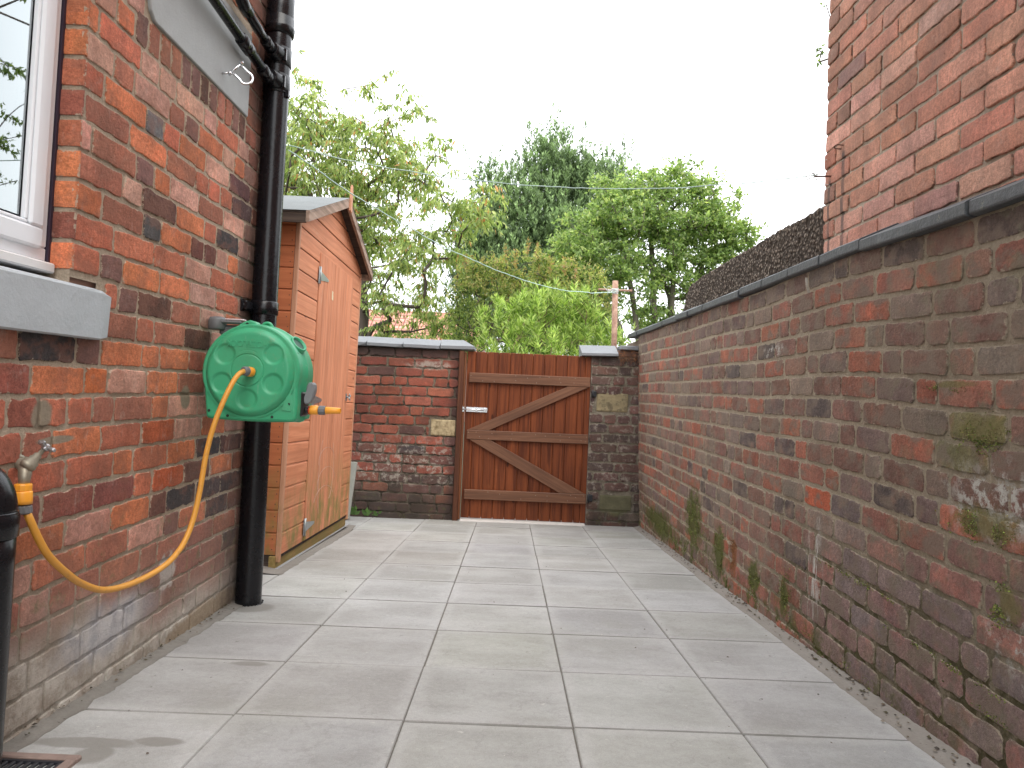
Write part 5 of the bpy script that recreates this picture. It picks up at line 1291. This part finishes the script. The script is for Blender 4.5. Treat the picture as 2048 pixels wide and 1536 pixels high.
# weeds at the foot of the back wall
def weeds():
    lf = NT('weed_leaf'); m = lf.done(lf.mix(lf.noise(60, 2), (.06, .14, .03), (.14, .26, .06)), .5)
    r_ = random.Random(9)
    for i, (x, h, lb) in enumerate(((-1.31, .085, 'small green weed nearest the shed at the foot of the brick wall'), (-1.21, .06, 'tiny weed between two others at the foot of the brick wall'), (-1.13, .045, 'tiny weed farthest from the shed at the foot of the brick wall'))):
        root = empty('weed', (x, 6.35, gz(x, 6.35)), lb, 'weed', 'weeds along the back wall foot')
        mb = MB()
        for k in range(12):
            a = r_.uniform(0, 6.28); l = h*r_.uniform(.5, 1.1); up = r_.uniform(.4, 1.2); d = Vector((math.cos(a), math.sin(a)*.4-.4, up)).normalized(); s_ = d.cross(Vector((0, 1, .3))).normalized()*l*.24
            b = Vector((x+r_.uniform(-.02, .02), 6.362+r_.uniform(-.01, .01), gz(x, 6.35)+.012+r_.uniform(0, h*.5)))
            mb.poly([b, b+d*l*.5+s_, b+d*l, b+d*l*.5-s_])
        mb.build('leaf', m, root)
weeds()

# ================================================================== trees and shrubs
def leafmat(name, rough=.45, trans=.38, tcol=1.35):
    s = NT(name); c = s.attr('col').outputs['Color']; s.set(s.b.inputs['Base Color'], c); s.b.inputs['Roughness'].default_value = rough; s.b.inputs['Specular IOR Level'].default_value = .35
    t = s.n('ShaderNodeBsdfTranslucent'); s.set(t.inputs['Color'], s.mix(1, c, (tcol, tcol*1.05, tcol*.6), 'MULTIPLY'))
    m = s.n('ShaderNodeMixShader'); m.inputs[0].default_value = trans; s.t.links.new(s.b.outputs[0], m.inputs[1]); s.t.links.new(t.outputs[0], m.inputs[2]); s.t.links.new(m.outputs[0], s.out.inputs['Surface'])
    return s.m
def barkmat(name, c1, c2):
    s = NT(name); n = s.noise(12, 5, .7, s.scl(s.pos, 1, 1, .25)); return s.done(s.mix(n, c1, c2), .9, nrm=s.bump(n, .01))
LEAF = leafmat('leaf', .42, .5, 1.5); NEEDLE = leafmat('needle', .6, .15)
def rays_to(px, py, Y):
    d = r2*((px-1024)/F) + d2*((py-PPY)/F) + f2; t = Y/d.y; return Vector((0, 0, CH))+d*t
def in_blobs(nr, blobs, n, surf=.55):
    """n points in a union of ellipsoids (cx,cy,cz,rx,ry,rz), denser towards the outside"""
    vol = np.array([b[3]*b[4]*b[5] for b in blobs]); vol = vol**.75; vol /= vol.sum(); o = []
    for i in nr.choice(len(blobs), n, p=vol):
        b = blobs[i]; v = nr.normal(size=3); v /= np.linalg.norm(v); r = nr.random()**(1/3*(1-surf)+.02)
        o.append([b[0]+v[0]*r*b[3], b[1]+v[1]*r*b[4], b[2]+v[2]*r*b[5]])
    return np.array(o)
def skeleton(nr, base, trunk, tips, step=.25, wig=.12):
    """grow limbs from a trunk to every tip; returns list of (points, radii)"""
    nodes = [Vector(p) for p in trunk]; par = [-1]+list(range(len(trunk)-1)); load = [0.0]*len(nodes)
    tips = sorted([Vector(t) for t in tips], key=lambda t: min((t-Vector(p)).length for p in trunk))
    paths = []
    arr = np.array([list(p) for p in nodes])
    for t in tips:
        ta = np.array(t); dd = np.linalg.norm(arr-ta, axis=1)+ .35*np.maximum(0, arr[:, 2]-ta[2]+.1)*3
        k = int(np.argmin(dd)); a = nodes[k]; L = (t-a).length; n = max(1, int(L/step)); prev = k; new = []
        for i in range(1, n+1):
            f_ = i/n; p = a.lerp(t, f_); p.z += .10*L*math.sin(f_*math.pi)*.5
            if i < n: p += Vector(nr.normal(size=3))*wig*step
            nodes.append(p); par.append(prev); load.append(0); prev = len(nodes)-1; new.append(list(p))
        arr = np.vstack([arr, new]); load[prev] += 1
        paths.append((k, list(range(len(nodes)-n, len(nodes)))))
    for i in range(len(nodes)-1, 0, -1):
        if par[i] >= 0: load[par[i]] += load[i]
    return nodes, par, load, paths
def limbs(mb, nodes, load, trunk_n, paths, r0, r1, pw=.5):
    T = max(load[0], 1)
    rad = lambda i: max(r1, r0*(load[i]/T)**pw)
    if trunk_n > 1: mb.tube([nodes[i] for i in range(trunk_n)], [rad(i) for i in range(trunk_n)], 10)
    for k, ids in paths:
        pts = [nodes[k]]+[nodes[i] for i in ids]; rr = [min(rad(k), rad(ids[0])*1.15)]+[rad(i) for i in ids]
        mb.tube(pts, rr, 6 if rr[0] > .012 else 4, False)
def leaves(nr, pos, dirs, L, W, cols, nrm=None, fold=.18, droop=0):
    """one folded diamond per leaf"""
    n = len(pos); d = dirs/np.linalg.norm(dirs, axis=1, keepdims=True)
    r = nr.normal(size=(n, 3)) if nrm is None else nrm
    s = np.cross(d, r); s /= np.linalg.norm(s, axis=1, keepdims=True)+1e-9; u = np.cross(s, d)
    L = L.reshape(-1, 1); W = W.reshape(-1, 1)
    b = pos; tip = pos+d*L; tip[:, 2] -= droop*L[:, 0]
    m = pos+d*L*.45; l = m+s*W+u*W*fold; q = m-s*W+u*W*fold
    V = np.stack([b, q, tip, l], 1).reshape(-1, 3); Fc = np.arange(4*n).reshape(n, 4); C = np.repeat(cols, 4, axis=0)
    return V, Fc, C
def shade(nr, n, cols, wts, var=.18):
    c = np.array(cols)[nr.choice(len(cols), n, p=np.array(wts)/sum(wts))]*np.array([1.28, 1.2, 1.25]); return np.clip(c*(1+nr.normal(size=(n, 1))*var), .004, .9)
def pts_px(lst, sy, Ymap=None):
    """blobs: (px, py, rpx_x, rpx_y, Y) -> ellipsoids in the world"""
    o = []
    for (x, y, rx, ry, Y) in lst:
        c = rays_to(x, y, Y); k = Y/F; o.append((c.x, c.y, c.z, rx*k, max(rx, ry)*k*sy, ry*k))
    return o

# ---- cherry tree: long drooping leaves in hanging clusters, red stalks
def cherry():
    nr = np.random.default_rng(5); Y = 10.5
    root = empty('cherry_tree', (-2.35, 10.9, -.6), 'loose cherry tree with drooping yellow green leaves behind the shed', 'tree')
    bl = pts_px([(640, 330, 90, 110, 10.6), (600, 230, 60, 80, 10.2), (620, 165, 32, 30, 9.9), (720, 230, 36, 34, 10.3), (690, 300, 90, 70, 11), (800, 300, 75, 60, 10.6), (810, 215, 32, 26, 10.4), (840, 340, 60, 45, 10.2), (780, 400, 110, 70, 10.8), (690, 430, 80, 90, 11.2),
                 (900, 430, 70, 45, 10), (960, 410, 50, 40, 9.7), (850, 500, 80, 55, 10.5), (760, 520, 70, 80, 11.2), (830, 600, 75, 45, 10.6), (760, 620, 50, 45, 10.9), (870, 650, 45, 30, 11.0), (740, 660, 45, 30, 11.2), (790, 655, 60, 26, 10.8), (850, 660, 55, 24, 10.6), (905, 640, 30, 30, 10.8), (560, 420, 90, 110, 11.2), (480, 300, 110, 160, 11.6), (985, 360, 20, 28, 9.6), (885, 285, 26, 20, 10), (735, 180, 14, 14, 10)], 1.0)
    tips = in_blobs(nr, bl, 640, .3)
    extra = [rays_to(x, y, 10.1) for x, y in ((594, 102), (590, 135), (786, 140), (770, 148), (808, 168), (750, 165), (800, 186), (768, 210), (690, 178), (730, 172), (855, 232), (868, 235), (905, 275), (898, 290), (893, 318), (905, 340), (940, 350), (935, 480), (905, 440), (1002, 420), (985, 440))]
    tips = np.vstack([tips, [list(e) for e in extra]])
    tr = [(-2.35, 10.9, -.6), (-2.33, 10.9, .3), (-2.30, 10.88, 1.2), (-2.28, 10.9, 1.8), (-2.4, 10.95, 2.6), (-2.6, 11, 3.5)]
    nodes, par, load, paths = skeleton(nr, tr[0], tr, tips, .26, .16)
    mb = MB(); limbs(mb, nodes, load, len(tr), paths, .11, .0035, .55)
    mb.build('trunk', barkmat('cherry_bark', (.045, .035, .03), (.12, .09, .075)), root)
    P_ = []; D_ = []
    for ti, t in enumerate(tips):
        far = ti >= 640
        nsp = 2 if far else 5
        for _ in range(nsp):
            a = nr.uniform(0, 6.28); el = nr.uniform(-.35, .5); L = nr.uniform(.12, .34) * (.5 if far else 1)
            dd = np.array([math.cos(a)*math.cos(el), math.sin(a)*math.cos(el), math.sin(el)])
            for k in range(11 if not far else 6):
                f_ = (k+1)/11; p = t+dd*L*f_+np.array([0, 0, -.10*f_*f_])+nr.normal(size=3)*.012
                P_.append(p); D_.append(dd*.35+nr.normal(size=3)*.45+np.array([0, 0, -.95]))
    P_ = np.array(P_); D_ = np.array(D_); n = len(P_)
    C = shade(nr, n, [(.20, .28, .09), (.28, .36, .14), (.11, .17, .055), (.36, .41, .18), (.42, .22, .10)], [4, 4, 3, 2.5, .5])
    V, Fc, C = leaves(nr, P_, D_, nr.uniform(.065, .125, n), nr.uniform(.010, .017, n), C, fold=.25)
    raw_mesh('crown', V, Fc, LEAF, root, C)
    # red fruit stalks
    k = nr.choice(n, 900); mbp = P_[k]+nr.normal(size=(900, 3))*.03
    V, Fc, C = leaves(nr, mbp, np.tile([0, 0, -1.0], (900, 1))+nr.normal(size=(900, 3))*.4, nr.uniform(.03, .05, 900), np.full(900, .004), shade(nr, 900, [(.42, .10, .03), (.5, .2, .05)], [1, 1]))
    raw_mesh('fruit_stalks', V, Fc, LEAF, root, C)
cherry()

# ---- pine: upright shoots, dark inside
def pine():
    nr = np.random.default_rng(8)
    root = empty('pine_tree', (.9, 22.5, -.6), 'tall dense bluish green pine with upright shoots in the middle distance', 'tree')
    bl = pts_px([(1105, 300, 22, 45, 22), (1075, 345, 30, 40, 22), (1140, 350, 34, 40, 22), (1095, 390, 62, 50, 22), (1160, 400, 55, 50, 22), (1215, 345, 32, 26, 22.4), (1190, 370, 45, 35, 22), (1020, 400, 36, 38, 21.6), (985, 385, 22, 45, 21.5), (1040, 450, 70, 60, 21.5), (960, 470, 45, 50, 21.4), (1000, 530, 70, 60, 21.3), (930, 540, 35, 45, 21.4), (1110, 480, 80, 60, 21.6), (1170, 500, 70, 70, 22), (1060, 580, 100, 60, 21.5), (960, 620, 60, 60, 21.6), (1100, 660, 120, 60, 22), (1235, 420, 40, 40, 22.5)], .9)
    tips = in_blobs(nr, bl, 1150, .2)
    tr = [(.9, 22.5, -.6), (.9, 22.5, 2), (.92, 22.5, 4), (.95, 22.4, 6), (.95, 22.3, 7.4), (.95, 22.2, 8.4)]
    nodes, par, load, paths = skeleton(nr, tr[0], tr, tips[:260], .6, .12)
    mb = MB(); limbs(mb, nodes, load, len(tr), paths, .2, .012, .5); mb.build('trunk', barkmat('pine_bark', (.05, .035, .028), (.11, .075, .055)), root)
    P_ = []; D_ = []; LL = []; CC = []
    for t in tips:
        for _ in range(7):
            c = t+nr.normal(size=3)*np.array([.30, .30, .26]); ax = np.array([nr.normal()*.22, nr.normal()*.22, 1.0]); H = nr.uniform(.22, .46)
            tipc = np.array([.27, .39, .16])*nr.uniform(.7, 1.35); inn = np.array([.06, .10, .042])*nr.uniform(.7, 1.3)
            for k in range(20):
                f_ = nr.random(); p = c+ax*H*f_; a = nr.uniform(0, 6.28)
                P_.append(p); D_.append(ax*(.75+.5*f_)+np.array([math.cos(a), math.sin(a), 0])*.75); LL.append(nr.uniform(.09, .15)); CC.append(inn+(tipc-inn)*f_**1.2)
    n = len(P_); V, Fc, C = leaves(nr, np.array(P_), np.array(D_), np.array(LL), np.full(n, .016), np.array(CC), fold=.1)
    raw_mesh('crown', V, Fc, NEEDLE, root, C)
pine()

# ---- airy tree with several stems on the right
def rowan():
    nr = np.random.default_rng(12)
    root = empty('garden_tree', (2.9, 14.2, -.6), 'airy green tree on several pale stems behind the right garden wall', 'tree')
    bl = pts_px([(1350, 375, 55, 35, 14), (1290, 380, 50, 35, 13.8), (1230, 390, 45, 35, 13.6), (1400, 400, 45, 40, 14), (1440, 440, 45, 50, 14), (1470, 485, 28, 40, 14), (1490, 470, 14, 20, 14), (1350, 440, 90, 50, 14), (1250, 440, 80, 50, 13.6), (1180, 460, 60, 50, 13.4), (1150, 520, 60, 60, 13.3), (1210, 530, 70, 55, 13.4), (1300, 510, 70, 50, 13.8), (1390, 500, 60, 55, 14.2), (1430, 540, 40, 45, 14.2), (1260, 580, 55, 40, 13.6), (1180, 590, 50, 45, 13.5), (1350, 570, 45, 35, 14), (1400, 600, 30, 40, 14.4), (1300, 640, 70, 25, 14.4)], 1.0)
    tips = in_blobs(nr, bl, 800, .30)
    ex = [rays_to(x, y, 14) for x, y in ((1430, 360), (1472, 385), (1480, 400), (1508, 468), (1500, 480), (1345, 330), (1365, 335), (1390, 332), (1300, 345), (1262, 345), (1500, 500))]
    tips = np.vstack([tips, [list(e) for e in ex]])
    allp = []; mb = MB(); stems = []
    bases = [(2.55, 14.0), (2.80, 14.2), (3.02, 14.1), (3.35, 14.3), (2.35, 14.2), (3.15, 14.5)]
    heads = [rays_to(1240, 470, 13.8), rays_to(1300, 440, 14), rays_to(1350, 480, 14), rays_to(1410, 500, 14.2), rays_to(1190, 530, 13.6), rays_to(1330, 540, 14.2)]
    cen = [np.array(h) for h in heads]; asg = [int(np.argmin([np.linalg.norm(t-c) for c in cen])) for t in tips]
    for i, (bx, by) in enumerate(bases):
        a = Vector((bx, by, -.6)); h = heads[i]; tr = [a]+[Vector((bx+(h.x-bx)*(f_**2.2)+nr.normal()*.03, by+(h.y-by)*f_, -.6+(h.z+.6)*f_)) for f_ in (.2, .4, .55, .7, .85, 1)]
        tt = [t for t, g in zip(tips, asg) if g == i]
        nodes, par, load, paths = skeleton(nr, a, tr, tt, .34, .16); limbs(mb, nodes, load, len(tr), paths, .052, .0045, .45)
    mb.build('trunk', barkmat('pale_bark', (.075, .065, .05), (.22, .19, .15)), root)
    P_ = []; D_ = []
    for t in tips:
        for _ in range(5):
            a = nr.uniform(0, 6.28); el = nr.uniform(-.3, .8); L = nr.uniform(.14, .34); dd = np.array([math.cos(a)*math.cos(el), math.sin(a)*math.cos(el), math.sin(el)])
            for k in range(11):
                f_ = (k+1)/11; P_.append(t+dd*L*f_+nr.normal(size=3)*.016); D_.append(dd*.5+nr.normal(size=3)*.75+np.array([0, 0, .05]))
    P_ = np.array(P_); n = len(P_)
    C = shade(nr, n, [(.18, .27, .095), (.26, .35, .14), (.11, .18, .06), (.36, .43, .18)], [4, 3, 3, 1])
    V, Fc, C = leaves(nr, P_, np.array(D_), nr.uniform(.06, .10, n), nr.uniform(.016, .026, n), C, fold=.2)
    raw_mesh('crown', V, Fc, LEAF, root, C)
rowan()

# ---- evergreen shrub with pale flower spikes
def shrub():
    nr = np.random.default_rng(15)
    root = empty('evergreen_shrub', (.2, 10.2, -.6), 'dark evergreen shrub topped with pale yellow flower spikes behind the bright bush', 'shrub')
    bl = pts_px([(1060, 560, 60, 45, 10.2), (1130, 570, 50, 40, 10.2), (990, 570, 50, 40, 10), (940, 600, 35, 50, 10), (1190, 600, 40, 40, 10.3), (950, 660, 45, 45, 10), (1060, 640, 90, 60, 10.4), (1180, 660, 60, 50, 10.4), (940, 570, 20, 25, 9.9), (925, 700, 30, 40, 10)], .8)
    tips = in_blobs(nr, bl, 420, .4); mb = MB(); tr = [(.2, 10.3, -.6), (.2, 10.3, .2), (.2, 10.3, .9)]
    nodes, par, load, paths = skeleton(nr, tr[0], tr, tips[:200], .25, .12); limbs(mb, nodes, load, 3, paths, .05, .004, .45); mb.build('trunk', barkmat('shrub_bark', (.05, .04, .03), (.12, .09, .07)), root)
    P_ = []; D_ = []; Cc = []
    top = np.array([t[2] for t in tips]); hi = np.quantile(top, .45)
    for t in tips:
        for _ in range(4):
            a = nr.uniform(0, 6.28); dd = np.array([math.cos(a)*.5, math.sin(a)*.5, nr.uniform(.3, 1.2)]); L = nr.uniform(.10, .26)
            lift = t[2] > hi
            for k in range(16):
                f_ = (k+1)/16; P_.append(t+dd*L*f_+nr.normal(size=3)*.012); D_.append(dd*.9+nr.normal(size=3)*.7)
                base = np.array([(.09, .14, .045), (.20, .26, .075), (.30, .35, .12)][nr.integers(3)])
                if lift and f_ > .6: base = np.array([(.40, .38, .15), (.32, .36, .12), (.40, .32, .16), (.18, .24, .07)][nr.integers(4)])
                Cc.append(base*nr.uniform(.8, 1.2))
    for (x, y) in ((1010, 500), (1055, 490), (1030, 515), (990, 535), (1075, 500), (960, 530), (1100, 525), (1130, 530), (930, 520), (1075, 520), (1150, 540)):   # long spikes
        c = np.array(rays_to(x, y+24, 10.0))
        for k in range(40):
            f_ = k/40; P_.append(c+np.array([0, 0, .26*f_])+nr.normal(size=3)*.012*(1.4-f_)); D_.append(nr.normal(size=3)+np.array([0, 0, .8])); Cc.append(np.array([(.33, .27, .12), (.27, .25, .10), (.36, .22, .12)][nr.integers(3)])*nr.uniform(.8, 1.2))
    n = len(P_); V, Fc, C = leaves(nr, np.array(P_), np.array(D_), nr.uniform(.035, .060, n), nr.uniform(.008, .012, n), np.array(Cc)); raw_mesh('crown', V, Fc, LEAF, root, C)
shrub()

# ---- bright narrow-leaved bush just over the gate
def bush():
    nr = np.random.default_rng(19)
    root = empty('leafy_bush', (.4, 8.6, -.6), 'bright green narrow leaved bush spilling above the wooden gate', 'bush')
    bl = pts_px([(1010, 650, 45, 38, 8.3), (1060, 625, 38, 28, 8.4), (1110, 615, 45, 24, 8.5), (1150, 625, 35, 30, 8.6), (1060, 690, 50, 30, 8.1), (985, 690, 36, 28, 8.2), (1140, 680, 45, 40, 8.6), (1190, 660, 30, 28, 8.7), (1215, 690, 30, 26, 8.7), (1255, 690, 26, 18, 8.8), (1110, 650, 60, 30, 8.8), (1040, 740, 90, 30, 8.3), (1180, 740, 70, 30, 8.6), (965, 660, 18, 20, 8.4)], .7)
    tips = in_blobs(nr, bl, 330, .5); mb = MB(); tr = [(.4, 8.7, -.6), (.4, 8.7, .1), (.42, 8.7, .6)]
    nodes, par, load, paths = skeleton(nr, tr[0], tr, tips[:230], .2, .10); limbs(mb, nodes, load, 3, paths, .035, .0035, .45); mb.build('trunk', barkmat('bush_stem', (.16, .12, .07), (.32, .24, .14)), root)
    P_ = []; D_ = []; Cc = []
    for t in tips:
        for _ in range(2):
            c = t+nr.normal(size=3)*.05; ax = np.array([nr.normal()*.35, nr.normal()*.35-.15, 1.0]); k0 = nr.uniform(.75, 1.3)
            for k in range(22):
                a = nr.uniform(0, 6.28); f_ = nr.random(); P_.append(c+ax*.12*f_); D_.append(ax*(.35+.7*f_)+np.array([math.cos(a), math.sin(a), 0])*(.9-.3*f_)); Cc.append(np.array([(.26, .36, .095), (.36, .46, .15), (.13, .21, .05), (.46, .54, .22)][nr.integers(4)])*k0*nr.uniform(.85, 1.15))
    n = len(P_); V, Fc, C = leaves(nr, np.array(P_), np.array(D_), nr.uniform(.060, .105, n), nr.uniform(.0060, .0090, n), np.array(Cc), fold=.15); raw_mesh('crown', V, Fc, LEAF, root, C)
bush()

# ---- tree beyond the right house: a few twigs show past its corner, and the window mirrors it
def side_tree():
    nr = np.random.default_rng(27)
    root = empty('garden_tree', (6.0, 8.5, -.6), 'tree almost hidden behind the right house with a few leafy twigs showing past its corner', 'tree')
    bl = [(5.7, 10.3, 4.4, 1.2, 1.5, 1.7), (5.6, 10.0, 2.6, 1.1, 1.3, 1.2), (5.6, 8.3, 3.6, 1.4, 1.6, 1.5), (6.4, 8.0, 4.6, 1.5, 1.6, 1.6), (6.9, 9.4, 3.6, 1.4, 1.4, 1.5), (6.2, 9.4, 5.6, 1.2, 1.5, 1.0), (6.6, 7.2, 3.2, 1.3, 1.2, 1.2)]
    tips = in_blobs(nr, bl, 330, .35); tips = np.array([t for t in tips if t[0] > .4228*t[1]+.35])
    m0 = len(tips)
    ex = [rays_to(x, y, 9) for x, y in ((1632, 98), (1643, 104), (1638, 124), (1652, 8), (1668, 60))]; tips = np.vstack([tips, [list(e) for e in ex]])
    tr = [(6.1, 8.5, -.6), (6.1, 8.5, .8), (6.15, 8.5, 2.0), (6.2, 8.5, 3.2), (6.3, 8.5, 4.4)]; mb = MB(); nodes, par, load, paths = skeleton(nr, tr[0], tr, tips, .35, .14); limbs(mb, nodes, load, len(tr), paths, .12, .004, .5)
    mb.build('trunk', barkmat('side_bark', (.05, .04, .03), (.14, .11, .09)), root)
    P_ = []; D_ = []
    for i, t in enumerate(tips):
        small = i >= m0
        for _ in range(1 if small else 5):
            a = nr.uniform(0, 6.28); L = .07 if small else nr.uniform(.15, .36); dd = np.array([math.cos(a), math.sin(a), nr.uniform(-.3, .4)])
            for k in range(5 if small else 10): P_.append(t+dd*L*(k+1)/10+nr.normal(size=3)*.012); D_.append(dd*.3+nr.normal(size=3)*.5+np.array([0, 0, -.7]))
    P_ = np.array(P_); n = len(P_); V, Fc, C = leaves(nr, P_, np.array(D_), nr.uniform(.07, .12, n), nr.uniform(.014, .022, n), shade(nr, n, [(.09, .14, .04), (.14, .2, .05), (.06, .1, .03)], [3, 3, 2])); raw_mesh('crown', V, Fc, LEAF, root, C)
side_tree()

# ---- house with a red tiled roof far behind the cherry tree
def far_house():
    root = empty('distant_house', (-4.5, 30, -.6), 'distant house with a red tiled roof glimpsed through the cherry leaves', 'house')
    s = NT('red_tiles'); br = s.n('ShaderNodeTexBrick'); br.inputs['Scale'].default_value = 1; br.inputs['Brick Width'].default_value = .34; br.inputs['Row Height'].default_value = .28; br.inputs['Mortar Size'].default_value = .03; br.offset = 0
    br.inputs['Color1'].default_value = (.50, .20, .14, 1); br.inputs['Color2'].default_value = (.60, .30, .23, 1); br.inputs['Mortar'].default_value = (.17, .06, .045, 1)
    x, y, z = s.xyz(); cb = s.n('ShaderNodeCombineXYZ'); s.set(cb.inputs[0], x); s.set(cb.inputs[1], s.math('MULTIPLY', z, 1.6)); s.set(br.inputs['Vector'], cb.outputs[0])
    m = s.done(br.outputs['Color'], .8)
    mb = MB(); mb.prism([(29.2, 2.2), (32.5, 4.1), (35.8, 2.2), (35.8, 2.1), (29.2, 2.1)], -8.6, -1.35, 'x'); mb.build('roof', m, root)
    mb = MB(); mb.box((-8.3, 29.6, -.6), (-1.6, 35.4, 2.15)); mb.build('wall', plain('far_brick', (.32, .15, .11), .9, var=.2, nscale=2), root)
    for x0 in (-7.2, -5.2, -3.4):
        mb = MB(); mb.box((x0, 29.55, .7), (x0+1.0, 29.62, 1.8)); w_ = mb.build('window', plain('far_frame', (.7, .7, .7), .5), root)
        mb = MB(); mb.box((x0+.08, 29.53, .78), (x0+.92, 29.56, 1.72)); mb.build('pane', plain('far_glass', (.05, .06, .07), .1), w_)
far_house()
